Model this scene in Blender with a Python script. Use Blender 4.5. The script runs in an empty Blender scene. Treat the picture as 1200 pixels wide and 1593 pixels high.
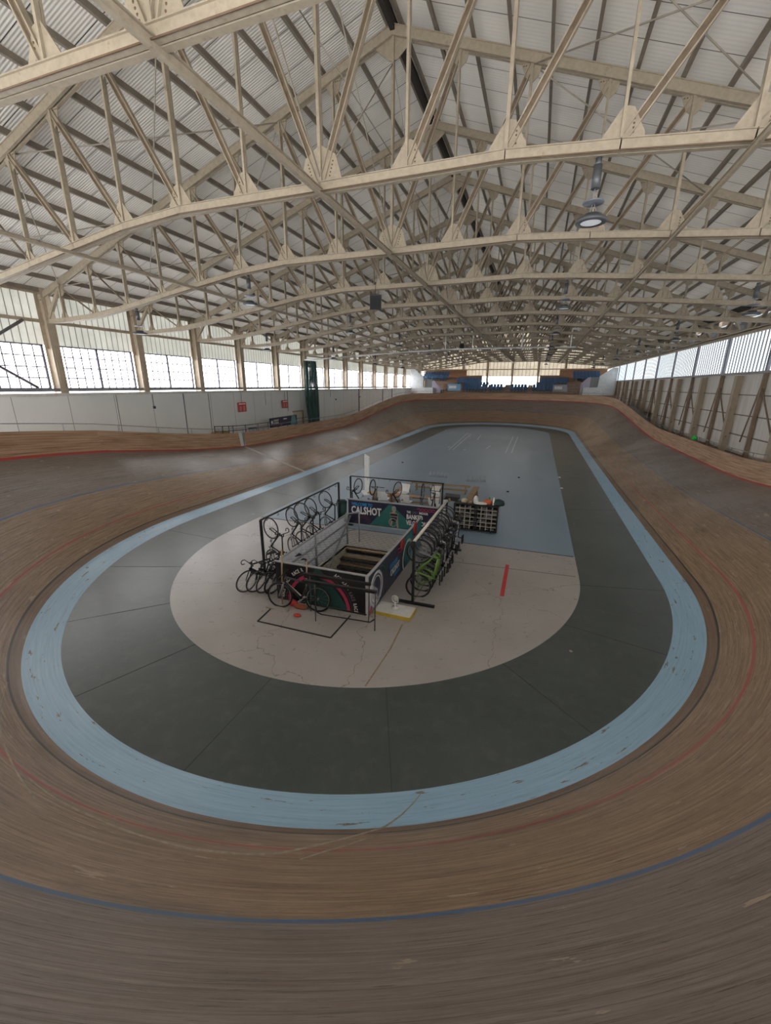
import bpy, bmesh, math, random
from mathutils import Vector, Matrix, geometry
random.seed(7)
R = math.radians
C = bpy.context.scene.collection
sc = bpy.context.scene
PI = math.pi

# ------------------------------------------------------------------ camera
cam_d = bpy.data.cameras.new('camera'); cam = bpy.data.objects.new('camera', cam_d); C.objects.link(cam)
cam_d.sensor_fit = 'HORIZONTAL'; cam_d.sensor_width = 36.0; cam_d.lens = 642.95/1200*36
cam_d.clip_end = 500
_p, _y, _r = 0.2982, 0.3403, 0.0062
F = Vector((-math.sin(_y)*math.cos(_p), math.cos(_y)*math.cos(_p), -math.sin(_p)))
Rt = Vector((math.cos(_y), math.sin(_y), 0)); U = Rt.cross(F)
c_, s_ = math.cos(_r), math.sin(_r)
Rx = c_*Rt + s_*U; Ux = -s_*Rt + c_*U
m = Matrix.Identity(4)
for i in range(3):
    m[i][0] = Rx[i]; m[i][1] = Ux[i]; m[i][2] = -F[i]
m[2][3] = 5.4
cam.matrix_world = m
sc.camera = cam

# ------------------------------------------------------------------ light
w = bpy.data.worlds.new('sky'); sc.world = w; w.use_nodes = True
bg = w.node_tree.nodes['Background']; bg.inputs[0].default_value = (0.98, 0.985, 1.0, 1); bg.inputs[1].default_value = 4.4
WINDOW_L, WINDOW_R, WINDOW_G = 4.2, .85, 5.5
sc.view_settings.view_transform = 'Standard'; sc.view_settings.look = 'None'
sc.view_settings.gamma = 1; sc.view_settings.use_curve_mapping = False
sc.view_settings.exposure = 0.86
sc.cycles.max_bounces = 8; sc.cycles.diffuse_bounces = 5

# ------------------------------------------------------------------ node helpers
def new_mat(name):
    mt = bpy.data.materials.new(name); mt.use_nodes = True
    nt = mt.node_tree; return mt, nt, nt.nodes['Principled BSDF']
def nd(nt, t, **kw):
    n = nt.nodes.new(t)
    for k, v in kw.items():
        if k == 'inp':
            for a, b in v.items(): n.inputs[a].default_value = b
        else: setattr(n, k, v)
    return n
def ln(nt, a, b): nt.links.new(a, b)
def ramp(nt, fac, stops):
    r = nt.nodes.new('ShaderNodeValToRGB'); e = r.color_ramp.elements
    while len(e) < len(stops): e.new(0.5)
    for k, (p, c) in enumerate(stops):
        e[k].position = p; e[k].color = (*c, 1) if len(c) == 3 else c
    ln(nt, fac, r.inputs[0]); return r.outputs[0]
def mixc(nt, fac, a, b):
    x = nt.nodes.new('ShaderNodeMix'); x.data_type = 'RGBA'
    for s, v in ((x.inputs['Factor'], fac), (x.inputs['A'], a), (x.inputs['B'], b)):
        if isinstance(v, (int, float)): s.default_value = v
        elif isinstance(v, tuple): s.default_value = (*v, 1)
        else: ln(nt, v, s)
    return x.outputs['Result']
def mth(nt, op, a, b=None, c=None):
    x = nt.nodes.new('ShaderNodeMath'); x.operation = op
    for s, v in zip(x.inputs, (a, b, c)):
        if v is None: continue
        if isinstance(v, (int, float)): s.default_value = v
        else: ln(nt, v, s)
    return x.outputs[0]
def smooth01(nt, v, a, b):
    x = nt.nodes.new('ShaderNodeMapRange'); x.interpolation_type = 'SMOOTHSTEP'
    ln(nt, v, x.inputs[0]); x.inputs[1].default_value = a; x.inputs[2].default_value = b
    return x.outputs[0]
def noise(nt, vec, scale, detail=4, rough=0.6, sc3=None):
    if sc3:
        mp = nt.nodes.new('ShaderNodeMapping'); mp.inputs['Scale'].default_value = sc3
        ln(nt, vec, mp.inputs[0]); vec = mp.outputs[0]
    n = nd(nt, 'ShaderNodeTexNoise', inp={'Scale': scale, 'Detail': detail, 'Roughness': rough})
    ln(nt, vec, n.inputs['Vector']); return n.outputs[0]
def pos(nt):
    return nt.nodes.new('ShaderNodeNewGeometry').outputs['Position']
def bump(nt, bsdf, h, strength=0.3, dist=0.02):
    b = nd(nt, 'ShaderNodeBump', inp={'Strength': strength, 'Distance': dist}); ln(nt, h, b.inputs['Height'])
    ln(nt, b.outputs[0], bsdf.inputs['Normal'])

def thin_sheet(nt, b, col, f):
    """sheeting with translucency added so daylight from outside lifts the interior"""
    tr = nt.nodes.new('ShaderNodeBsdfTranslucent'); ln(nt, col, tr.inputs[0])
    mx = nt.nodes.new('ShaderNodeMixShader'); mx.inputs[0].default_value = f  # translucent share is added to let sky light brighten the hall
    ln(nt, b.outputs[0], mx.inputs[1]); ln(nt, tr.outputs[0], mx.inputs[2])
    ln(nt, mx.outputs[0], nt.nodes['Material Output'].inputs[0])
_M = {}
def paint(name, col, rough=0.5, metal=0.0, var=0.12, dirt=None, scale=6.0):
    """painted / plain surface with a little uneven wear"""
    if name in _M: return _M[name]
    mt, nt, b = new_mat(name)
    P = nd(nt, 'ShaderNodeTexCoord').outputs['Object']
    n = noise(nt, P, scale, 5)
    lo = tuple(max(0, x*(1-var)) for x in col); hi = tuple(min(1, x*(1+var)) for x in col)
    c = ramp(nt, n, [(0.3, lo), (0.7, hi)])
    if dirt:
        n2 = noise(nt, P, scale*0.7, 8, 0.75)
        c = mixc(nt, ramp(nt, n2, [(0.58, (0, 0, 0)), (0.78, (1, 1, 1))]), c, dirt)
    ln(nt, c, b.inputs['Base Color'])
    b.inputs['Roughness'].default_value = rough; b.inputs['Metallic'].default_value = metal
    _M[name] = mt; return mt
def emit(name, col, strength):
    if name in _M: return _M[name]
    mt, nt, b = new_mat(name)
    b.inputs['Base Color'].default_value = (.8, .8, .8, 1)
    b.inputs['Emission Color'].default_value = (*col, 1); b.inputs['Emission Strength'].default_value = strength
    _M[name] = mt; return mt

# ------------------------------------------------------------------ mesh helpers
class MB:
    def __init__(s): s.bm = bmesh.new(); s.mi = 0
    def _tag(s, faces):
        for f in faces: f.material_index = s.mi
    def box(s, c, size, rot=None):
        r = bmesh.ops.create_cube(s.bm, size=1)
        mt = Matrix.Translation(Vector(c)) @ (rot.to_4x4() if rot is not None else Matrix.Identity(4)) @ Matrix.Diagonal((*size, 1))
        bmesh.ops.transform(s.bm, matrix=mt, verts=r['verts'])
        s._tag({f for v in r['verts'] for f in v.link_faces}); return s
    def beam(s, a, b, w, h, up=(0, 0, 1), off=(0, 0)):
        a = Vector(a); b = Vector(b); d = b-a; L = d.length
        if L < 1e-6: return s
        z = d/L; u = Vector(up)
        if abs(z.dot(u)) > 0.98: u = Vector((0, 1, 0))
        x = u.cross(z).normalized(); y = z.cross(x)   # x = side, y = up
        rot = Matrix((x, y, z)).transposed()
        c = (a+b)/2 + x*off[0] + y*off[1]
        return s.box(c, (w, h, L), rot)
    def tube(s, a, b, r, n=8, r2=None):
        a = Vector(a); b = Vector(b); d = b-a; L = d.length
        if L < 1e-6: return s
        q = bmesh.ops.create_cone(s.bm, cap_ends=True, segments=n, radius1=r, radius2=r if r2 is None else r2, depth=L)
        mt = Matrix.Translation((a+b)/2) @ d.to_track_quat('Z', 'Y').to_matrix().to_4x4()
        bmesh.ops.transform(s.bm, matrix=mt, verts=q['verts'])
        fs = {f for v in q['verts'] for f in v.link_faces}; s._tag(fs)
        for f in fs:
            if len(f.verts) == 4: f.smooth = True
        return s
    def path(s, pts, r, n=8):
        for a, b in zip(pts, pts[1:]): s.tube(a, b, r, n)
        return s
    def torus(s, c, R0, r, axis=(0, 1, 0), n=28, m=6, sx=1.0):
        q = Vector(axis).to_track_quat('Z', 'Y').to_matrix(); c = Vector(c); V = []
        for i in range(n):
            a = 2*PI*i/n; row = []
            for j in range(m):
                b = 2*PI*j/m
                p = Vector(((R0+r*math.cos(b))*math.cos(a), (R0+r*math.cos(b))*math.sin(a), r*sx*math.sin(b)))
                row.append(s.bm.verts.new(c + q @ p))
            V.append(row)
        for i in range(n):
            for j in range(m):
                f = s.bm.faces.new((V[i][j], V[(i+1) % n][j], V[(i+1) % n][(j+1) % m], V[i][(j+1) % m])); f.smooth = True; f.material_index = s.mi
        return s
    def lathe(s, prof, c=(0, 0, 0), n=20, axis=None):
        q = Vector(axis).to_track_quat('Z', 'Y').to_matrix() if axis else Matrix.Identity(3); c = Vector(c); V = []
        for r, z in prof:
            V.append([s.bm.verts.new(c + q @ Vector((r*math.cos(2*PI*i/n), r*math.sin(2*PI*i/n), z))) for i in range(n)])
        for k in range(len(V)-1):
            for i in range(n):
                try: f = s.bm.faces.new((V[k][i], V[k][(i+1) % n], V[k+1][(i+1) % n], V[k+1][i]))
                except ValueError: continue
                f.smooth = True; f.material_index = s.mi
        return s
    def prism(s, pts, d):
        """closed polygon (3d points) thickened by vector d"""
        d = Vector(d); A = [s.bm.verts.new(Vector(p)) for p in pts]; B = [s.bm.verts.new(Vector(p)+d) for p in pts]
        fs = [s.bm.faces.new(A[::-1]), s.bm.faces.new(B)]
        n = len(pts)
        for i in range(n): fs.append(s.bm.faces.new((A[i], A[(i+1) % n], B[(i+1) % n], B[i])))
        s._tag(fs); return s
    def mesh(s, name, mats):
        bmesh.ops.recalc_face_normals(s.bm, faces=s.bm.faces)
        me = bpy.data.meshes.new(name); s.bm.to_mesh(me); s.bm.free()
        for mt in (mats if isinstance(mats, (list, tuple)) else [mats]): me.materials.append(mt)
        return me
    def obj(s, name, mats, parent=None, loc=None, rot=None):
        return link(name, s.mesh(name, mats), parent, loc, rot)
def link(name, me, parent=None, loc=None, rot=None):
    o = bpy.data.objects.new(name, me); C.objects.link(o)
    if parent: o.parent = parent
    if loc: o.location = loc
    if rot: o.rotation_euler = rot
    return o
def raw_mesh(name, verts, faces, mats, uvs=None, mi=None, smooth=False):
    me = bpy.data.meshes.new(name); me.from_pydata(verts, [], faces)
    for mt in (mats if isinstance(mats, (list, tuple)) else [mats]): me.materials.append(mt)
    if uvs:
        l = me.uv_layers.new(name='UVMap')
        for p in me.polygons:
            for li, vi in zip(p.loop_indices, p.vertices): l.data[li].uv = uvs[vi]
    if mi:
        for p, k in zip(me.polygons, mi): p.material_index = k
    if smooth:
        for p in me.polygons: p.use_smooth = True
    me.update(); return me
def thing(name, label, cat, loc=(0, 0, 0), rot=(0, 0, 0), group=None):
    o = bpy.data.objects.new(name, None); C.objects.link(o); o.location = loc; o.rotation_euler = rot
    o.empty_display_size = 0.2
    return tag(o, label, cat, group)
def tag(o, label, cat, group=None):
    o['label'] = label; o['category'] = cat
    if group: o['group'] = group
    return o
def struct(o): o['kind'] = 'structure'; return o
def dup(root, loc=None, rot=None, label=None, group=None):
    def cp(o, par):
        c = o.copy(); C.objects.link(c)
        if par: c.parent = par
        for ch in kids.get(o, []): cp(ch, c)
        return c
    kids = {}
    def collect(o):
        kids[o] = list(o.children)
        for ch in o.children: collect(ch)
    collect(root); r = cp(root, None)
    if loc is not None: r.location = loc
    if rot is not None: r.rotation_euler = rot
    if label: r['label'] = label
    if group: r['group'] = group
    return r
def text_into(mb, body, size, mat4, xs=0.8, bold=0.02, depth=0.004, align='LEFT'):
    cu = bpy.data.curves.new('t', 'FONT'); cu.body = body; cu.size = size; cu.extrude = depth; cu.offset = bold*size
    cu.align_x = align; cu.resolution_u = 2
    o = bpy.data.objects.new('t', cu); C.objects.link(o)
    dg = bpy.context.evaluated_depsgraph_get(); me = bpy.data.meshes.new_from_object(o.evaluated_get(dg))
    me.transform(mat4 @ Matrix.Diagonal((xs, 1, 1, 1)))
    n0 = len(mb.bm.faces); mb.bm.from_mesh(me); mb.bm.faces.ensure_lookup_table()
    for f in mb.bm.faces[n0:]: f.material_index = mb.mi
    bpy.data.objects.remove(o); bpy.data.curves.remove(cu); bpy.data.meshes.remove(me)
ORD = 'zeroth first second third fourth fifth sixth seventh eighth ninth tenth eleventh twelfth thirteenth fourteenth fifteenth sixteenth seventeenth eighteenth nineteenth twentieth'.split()

# ------------------------------------------------------------------ colours
cream = paint('cream_steel', (.36, .305, .228), .55, 0, .12, (.17, .11, .065), 9)
cream_wall = paint('cream_column', (.43, .355, .265), .6, 0, .1, (.36, .27, .18), 3)
purlin_m = paint('purlin_steel', (.23, .195, .155), .6, 0, .15, None, 4)
rust = paint('rusty_rivet', (.16, .10, .06), .8)
web_shade = paint('brown_web_shade', (.17, .125, .085), .6, 0, .25, (.10, .07, .05), 7)  # dark brown stands in for the shade inside the steel channels
black = paint('black_steel', (.012, .012, .013), .4)
blackr = paint('black_rubber', (.018, .018, .019), .75)
galv = paint('galvanised', (.33, .34, .36), .45, .5)
white = paint('white_paint', (.74, .76, .77), .5)
whitep = paint('white_plastic', (.78, .78, .76), .4)
navy = paint('navy_board', (.018, .018, .045), .4)
teal = paint('teal_print', (.014, .07, .065), .45)
pink = paint('pink_print', (.55, .05, .13), .45)
cyan = paint('blue_print', (.03, .27, .62), .45)
whitepr = paint('white_print', (.75, .75, .75), .45)
greypr = paint('grey_print', (.18, .18, .19), .45)
skinpr = paint('tan_print', (.36, .27, .22), .45)
wood = paint('bench_wood', (.42, .25, .12), .5, 0, .2, None, 12)
wood2 = paint('worn_wood', (.33, .22, .12), .6, 0, .2, None, 12)
red = paint('red_paint', (.55, .05, .05), .5)
blue_seat = paint('blue_seat_plastic', (.04, .12, .25), .45)
dark = paint('unlit_sheeting', (.03, .03, .032), .7)  # near-black colour stands in for the unlit space above the doors
brownwall = paint('brown_board', (.25, .155, .095), .6, 0, .2)

# ------------------------------------------------------------------ ground plan
EA, EB, EX, EY, EL = 8.46, 9.52, -4.58, 12.92, 40.45          # inner edge of the blue band
YM = EY + EL/2
def oval(a, b, x0, y0, L, n=96, ns=48):
    P = []
    for i in range(n): t = PI + PI*i/n; P.append((x0+a*math.cos(t), y0+b*math.sin(t)))
    for i in range(ns): P.append((x0+a, y0+L*i/ns))
    for i in range(n): t = PI*i/n; P.append((x0+a*math.cos(t), y0+L+b*math.sin(t)))
    for i in range(ns): P.append((x0-a, y0+L-L*i/ns))
    return P
INN = oval(EA, EB, EX, EY, EL)
FLD = oval(6.16, 6.75, -4.47, 12.3, 40.4)
PIT = (-5.75, -3.45, 8.45, 12.2)

def floor_mat():
    pass
# green ring
def m_green():
    mt, nt, b = new_mat('green_safety_zone'); P = pos(nt)
    n1 = noise(nt, P, .35, 4); n2 = noise(nt, P, 3, 8, .7); n3 = noise(nt, P, 14, 3, .6)
    c = ramp(nt, n1, [(.35, (.062, .076, .073)), (.65, (.088, .104, .101))])
    c = mixc(nt, ramp(nt, n2, [(.5, (0, 0, 0)), (.8, (.5, .5, .5))]), c, (.16, .165, .155))
    v = nd(nt, 'ShaderNodeTexVoronoi', inp={'Scale': 1.1, 'Randomness': 1.0}); ln(nt, P, v.inputs['Vector'])
    chips = mth(nt, 'LESS_THAN', mth(nt, 'ADD', v.outputs['Distance'], mth(nt, 'MULTIPLY', n3, .03)), .058)
    c = mixc(nt, chips, c, (.42, .36, .28))
    ln(nt, c, b.inputs['Base Color'])
    ln(nt, ramp(nt, n2, [(.3, (.28,)*3), (.7, (.36,)*3)]), b.inputs['Roughness']); bump(nt, b, n1, .1, .02); return mt
def m_concrete():
    mt, nt, b = new_mat('grey_painted_concrete'); P = pos(nt)
    n1 = noise(nt, P, .5, 6, .6); n2 = noise(nt, P, 5, 8, .75)
    c = ramp(nt, n1, [(.35, (.37, .345, .33)), (.65, (.44, .41, .395))])
    c = mixc(nt, ramp(nt, n2, [(.66, (0, 0, 0)), (.86, (.4, .4, .4))]), c, (.52, .48, .44))
    # hairline cracks
    v = nd(nt, 'ShaderNodeTexVoronoi', feature='DISTANCE_TO_EDGE', inp={'Scale': .28}); 
    mp = nd(nt, 'ShaderNodeVectorMath', operation='ADD'); ln(nt, P, mp.inputs[0])
    nn = nd(nt, 'ShaderNodeTexNoise', inp={'Scale': 1.5, 'Detail': 6}); ln(nt, P, nn.inputs['Vector'])
    sc_ = nd(nt, 'ShaderNodeVectorMath', operation='SCALE', inp={'Scale': .9}); ln(nt, nn.outputs[1], sc_.inputs[0]); ln(nt, sc_.outputs[0], mp.inputs[1])
    ln(nt, mp.outputs[0], v.inputs['Vector'])
    c = mixc(nt, mth(nt, 'LESS_THAN', v.outputs['Distance'], .0018), c, (.24, .20, .16))
    ln(nt, c, b.inputs['Base Color']); ln(nt, ramp(nt, n2, [(.3, (.25,)*3), (.7, (.36,)*3)]), b.inputs['Roughness']); b.inputs['Specular IOR Level'].default_value = .8; bump(nt, b, n2, .10, .02); return mt
def m_bluefloor():
    mt, nt, b = new_mat('blue_floor_paint'); P = pos(nt)
    n1 = noise(nt, P, .3, 4, .55, (1, .35, 1)); n2 = noise(nt, P, 6, 6, .7)
    c = ramp(nt, n1, [(.35, (.215, .30, .39)), (.65, (.27, .355, .445))])
    c = mixc(nt, ramp(nt, n2, [(.62, (0, 0, 0)), (.8, (.4, .4, .4))]), c, (.34, .36, .37))
    ln(nt, c, b.inputs['Base Color']); b.inputs['Roughness'].default_value = .38; return mt
mg, mc, mbf = m_green(), m_concrete(), m_bluefloor()

# infield floor with the stair opening left out
def build_floor():
    V = []; Fc = []; MI = []
    def poly(loops, k):
        tris = geometry.tessellate_polygon([[Vector((x, y, 0)) for x, y in lp] for lp in loops])
        base = len(V); flat = [p for lp in loops for p in lp]; V.extend([(x, y, 0) for x, y in flat])
        for t in tris: Fc.append([base+i for i in t]); MI.append(k)
    n = len(INN)
    for i in range(n):
        j = (i+1) % n; base = len(V)
        V.extend([(*FLD[i], 0), (*INN[i], 0), (*INN[j], 0), (*FLD[j], 0)]); Fc.append([base, base+1, base+2, base+3]); MI.append(0)
    YJ = 14.0
    near = [p for p in FLD if p[1] < YJ]
    # order: start left side going round the near end to the right side
    near = [p for p in FLD[:96+48] if p[1] < YJ] + [(FLD[100][0], YJ), (FLD[0][0], YJ)]
    left_tail = [p for p in FLD[96+48+96:] if p[1] < YJ]
    near = near + left_tail
    x0, x1, y0, y1 = PIT
    poly([near, [(x0, y0), (x0, y1), (x1, y1), (x1, y0)]], 1)
    far = [(FLD[0][0], YJ), (FLD[100][0], YJ)] + [p for p in FLD[96:96+48+96+48] if p[1] > YJ]
    poly([far], 2)
    me = raw_mesh('floor', V, Fc, [mg, mc, mbf], mi=MI)
    bm = bmesh.new(); bm.from_mesh(me); 
    for f in bm.faces:
        if f.normal.z < 0: f.normal_flip()
    bm.to_mesh(me); bm.free(); return link('floor', me)
floor = struct(build_floor())
mb = MB(); mb.box((-4.45, 14.0, .004), (12.2, .03, .008)); struct(mb.obj('trim_1', paint('joint_dark', (.06, .055, .05), .8)))
mb = MB(); jn = paint('slab_joint', (.17, .14, .115), .8)
mb.beam((-2.38, 12.2, .003), (1.6, 12.4, .003), .018, .004); mb.beam((-2.46, 12.3, .003), (-2.52, 9.3, .003), .022, .004)
mb.mi = 1; mb.beam((-2.46, 8.2, .003), (-2.42, 7.2, .003), .035, .004); mb.beam((-2.42, 7.2, .003), (-2.49, 5.95, .003), .028, .004)
struct(mb.obj('floor_joint', [jn, paint('tan_joint', (.30, .22, .14), .8, 0, .3, (.2, .15, .1), 15)]))
for sgn, n_ in ((0, 14),):                                          # sheet seams across the green zone
    mb = MB()
    for k in range(26):
        i = int(len(FLD)*(k+.5)/26); a, b_ = FLD[i], INN[i]; mb.beam((a[0], a[1], .002), (b_[0], b_[1], .002), .012, .003)
    struct(mb.obj('seam_lines', paint('seam_dark', (.045, .055, .052), .6)))
tag(MB().box((0, 0, 0), (.11, 2.15, .006)).obj('floor_tape', red, None, (-.36, 11.5, .004)), 'red strip of tape on the grey concrete right of the bike rack', 'floor tape')

# ------------------------------------------------------------------ banked track
def m_track():
    mt, nt, b = new_mat('track_boards')
    uv = nd(nt, 'ShaderNodeUVMap', uv_map='UVMap').outputs[0]
    sp = nd(nt, 'ShaderNodeSeparateXYZ'); ln(nt, uv, sp.inputs[0]); u, v = sp.outputs[0], sp.outputs[1]
    st = noise(nt, uv, 1, 8, .75, (.7, 26, 1)); st2 = noise(nt, uv, 1, 4, .6, (.16, 3.0, 1)); pt = noise(nt, uv, .22, 4, .6)
    fine = noise(nt, uv, 1, 6, .75, (2.6, 70, 1))
    s = mth(nt, 'ADD', mth(nt, 'MULTIPLY', st, .65), mth(nt, 'MULTIPLY', fine, .35))
    low = ramp(nt, s, [(.34, (.06, .036, .021)), (.45, (.235, .148, .085)), (.54, (.37, .245, .15)), (.66, (.52, .39, .27))])
    upp = ramp(nt, s, [(.34, (.065, .050, .042)), (.45, (.19, .148, .122)), (.55, (.265, .21, .18)), (.68, (.38, .32, .28))])
    far = ramp(nt, pt, [(.45, (0, 0, 0)), (.62, (.55,)*3)])
    low = mixc(nt, far, low, mixc(nt, .5, low, (.27, .20, .15)))
    upm = smooth01(nt, mth(nt, 'ADD', v, mth(nt, 'MULTIPLY', mth(nt, 'SUBTRACT', st2, .5), .25)), 3.0, 3.1)
    c = mixc(nt, upm, low, upp)
    # board joints and seams
    vb = mth(nt, 'FRACT', mth(nt, 'MULTIPLY', v, 11.0))
    seam = mth(nt, 'LESS_THAN', vb, .06)
    c = mixc(nt, mth(nt, 'MULTIPLY', seam, .45), c, (.03, .02, .015))
    # worn pale patches and dark scuffs
    wn = noise(nt, uv, 1, 5, .6, (1.6, 7, 1)); wp = noise(nt, uv, .45, 3, .5)
    wear = mth(nt, 'MULTIPLY', mth(nt, 'GREATER_THAN', wn, .655), mth(nt, 'GREATER_THAN', wp, .46))
    ck = noise(nt, uv, 1, 5, .7, (2.2, 34, 1)); c = mixc(nt, mth(nt, 'MULTIPLY', mth(nt, 'GREATER_THAN', ck, .63), .75), c, (.05, .035, .025))
    c = mixc(nt, mth(nt, 'MULTIPLY', wear, .75), c, (.48, .37, .27))
    dk = noise(nt, uv, 1, 6, .65, (.45, 2.2, 1))
    c = mixc(nt, ramp(nt, dk, [(.57, (0, 0, 0)), (.72, (.6,)*3)]), c, (.06, .045, .035))
    # painted band and lines
    grit = noise(nt, uv, 1, 4, .7, (9, 120, 1)); c = mixc(nt, ramp(nt, grit, [(.5, (0, 0, 0)), (.7, (.5,)*3)]), c, (.07, .05, .04))
    az = mth(nt, 'LESS_THAN', v, .62)
    azc = ramp(nt, s, [(.34, (.18, .29, .39)), (.45, (.29, .47, .63)), (.66, (.39, .58, .74))])
    chipn = noise(nt, uv, 1, 5, .7, (1.5, 9, 1))
    azc = mixc(nt, mth(nt, 'GREATER_THAN', chipn, .635), azc, (.18, .14, .10))
    v3 = nd(nt, 'ShaderNodeTexVoronoi', inp={'Scale': 1.0}); mp = nd(nt, 'ShaderNodeMapping', inp={'Scale': (1.1, 2.2, 1)}); ln(nt, uv, mp.inputs[0]); ln(nt, mp.outputs[0], v3.inputs['Vector'])
    azc = mixc(nt, mth(nt, 'LESS_THAN', mth(nt, 'ADD', v3.outputs['Distance'], mth(nt, 'MULTIPLY', chipn, .2)), .165), azc, (.22, .19, .14))
    # tan edge line between the boards of the blue band
    c = mixc(nt, az, c, azc)
    def line(v0, hw, col, keep=.85, thr=.38):
        nonlocal c
        m_ = mth(nt, 'LESS_THAN', mth(nt, 'ABSOLUTE', mth(nt, 'SUBTRACT', v, v0)), hw)
        k = mth(nt, 'MULTIPLY', m_, mth(nt, 'MULTIPLY', mth(nt, 'GREATER_THAN', s, thr), keep))
        c = mixc(nt, k, c, col)
    c = mixc(nt, mth(nt, 'MULTIPLY', mth(nt, 'MULTIPLY', mth(nt, 'LESS_THAN', v, .86), mth(nt, 'GREATER_THAN', v, .62)), .55), c, (.13, .075, .05))
    line(.84, .022, (.02, .018, .018), .85, .3)
    line(1.44, .026, (.42, .045, .05), .7, .42)
    line(3.03, .030, (.07, .14, .26), .9, .25)
    line(5.36, .09, (.50, .035, .035), .95, .2)
    ln(nt, c, b.inputs['Base Color'])
    ln(nt, ramp(nt, pt, [(.4, (.28,)*3), (.6, (.48,)*3)]), b.inputs['Roughness'])
    b.inputs['Specular IOR Level'].default_value = .7
    bump(nt, b, s, .35, .012); return mt
def m_fence():
    mt, nt, b = new_mat('fence_boards')
    uv = nd(nt, 'ShaderNodeUVMap', uv_map='UVMap').outputs[0]
    sp = nd(nt, 'ShaderNodeSeparateXYZ'); ln(nt, uv, sp.inputs[0]); v = sp.outputs[1]
    s = noise(nt, uv, 1, 8, .72, (.5, 16, 1)); s2 = noise(nt, uv, 1, 5, .6, (.3, 2, 1))
    c = ramp(nt, s, [(.34, (.17, .08, .04)), (.46, (.46, .28, .165)), (.66, (.66, .47, .32))])
    c = mixc(nt, ramp(nt, s2, [(.5, (0, 0, 0)), (.75, (.5,)*3)]), c, (.30, .16, .08))
    vb = mth(nt, 'FRACT', mth(nt, 'MULTIPLY', v, 9.0)); c = mixc(nt, mth(nt, 'MULTIPLY', mth(nt, 'LESS_THAN', vb, .08), .6), c, (.05, .03, .02))
    ln(nt, c, b.inputs['Base Color']); b.inputs['Roughness'].default_value = .55; bump(nt, b, s, .3, .01); return mt

def resample():
    P = oval(EA, EB, EX, EY, EL, 220, 70)
    n = len(P); out = []
    acc = 0
    for i in range(n):
        a = Vector(P[i-1]); q = Vector(P[i]); r = Vector(P[(i+1) % n])
        t = (r-a).normalized(); nrm = Vector((t.y, -t.x))
        out.append((q, nrm, acc)); acc += (r-q).length
    return out, acc
SEC, TRACK_LEN = resample()
def ztop(y):
    k = (25.5-y)/22.5 if y < YM else (y-37.2)/21.0
    k = min(1, max(0, k)); k = k*k*(3-2*k)
    return 1.38 + (3.42-1.38)*k
BAND = .62; WID = 4.80
def section(y):
    zt = ztop(y); k = (zt-1.38)/(3.42-1.38)
    zb = .05 + .13*k; th = math.asin((zt-zb)/WID)
    r0 = math.sqrt(BAND**2-zb**2)
    return zb, r0, th
def at_v(q, nrm, vv):
    zb, r0, th = section(q.y)
    if vv <= BAND: r = r0*vv/BAND; z = zb*vv/BAND
    else: r = r0 + (vv-BAND)*math.cos(th); z = zb + (vv-BAND)*math.sin(th)
    return (q.x+nrm.x*r, q.y+nrm.y*r, z)
VV = [0, .2, .4, .62, .8, 1.2, 1.7, 2.3, 2.9, 3.5, 4.1, 4.7, 5.2, 5.42]
def strip(secs, rows, closed=True, uv0=0):
    V = []; UV = []; Fc = []; n = len(secs); k = len(rows(0))
    for i in range(n+1 if closed else n):
        ii = i % n; row = rows(ii); u = secs[ii][2] if i < n else TRACK_LEN
        for p, vv in row: V.append(p); UV.append((u, vv))
    for i in range(n if closed else n-1):
        for j in range(k-1): Fc.append((i*k+j, (i+1)*k+j, (i+1)*k+j+1, i*k+j+1))
    return V, Fc, UV
V, Fc, UV = strip(SEC, lambda i: [(at_v(SEC[i][0], SEC[i][1], v), v) for v in VV])
track = thing('cycle_track', 'steeply banked oval wooden cycling track with a pale blue inner band', 'cycle track')
struct_track = link('riding_surface', raw_mesh('riding_surface', V, Fc, m_track(), UV, smooth=True), track)

# boundary fence
fence_m = m_fence()
TOPV = BAND+WID
def fence_rows(i):
    q, nr, _ = SEC[i]; p = at_v(q, nr, TOPV); k = (ztop(q.y)-1.38)/(3.42-1.38)
    def o(r, z): return (p[0]+nr.x*r, p[1]+nr.y*r, p[2]+z)
    return [(o(0, -.02), 0), (o(.04, .3), .3), (o(.08, .6), .6), (o(.12, .86), .9), (o(.17, .86), .95), (o(.17, -.6), 2.4)]
V, Fc, UV = strip(SEC, fence_rows)
fence = thing('track_fence', 'low brown boarded fence running round the top of the banking', 'fence')
link('boarding', raw_mesh('boarding', V, Fc, fence_m, UV), fence)
mb = MB(); last = None
SEC2 = [k for k in range(len(SEC)) if not (SEC[k][0].y < 4.5 and abs(SEC[k][0].x+.9) < 6)]
brk = next((n for n in range(1, len(SEC2)) if SEC2[n] != SEC2[n-1]+1), 0)
SEC2 = SEC2[brk:]+SEC2[:brk]                                       # open where the photographer stands
for i, k in enumerate(SEC2):
    q, nr, u = SEC[k]
    if i and k == 0: last = (last[0], last[1]-TRACK_LEN)
    p = at_v(q, nr, TOPV); g = (p[0]+nr.x*.2, p[1]+nr.y*.2, p[2]+1.14)
    if last is not None and (Vector(g)-Vector(last[0])).length > .02:
        mb.tube(last[0], g, .018, 6)
    if last is None or u-last[1] > 2.0: mb.tube(g, (g[0], g[1], g[2]-.45), .014, 6); last = (g, u)
    else: last = (g, last[1])
mb.obj('handrail', galv, fence)
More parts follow.
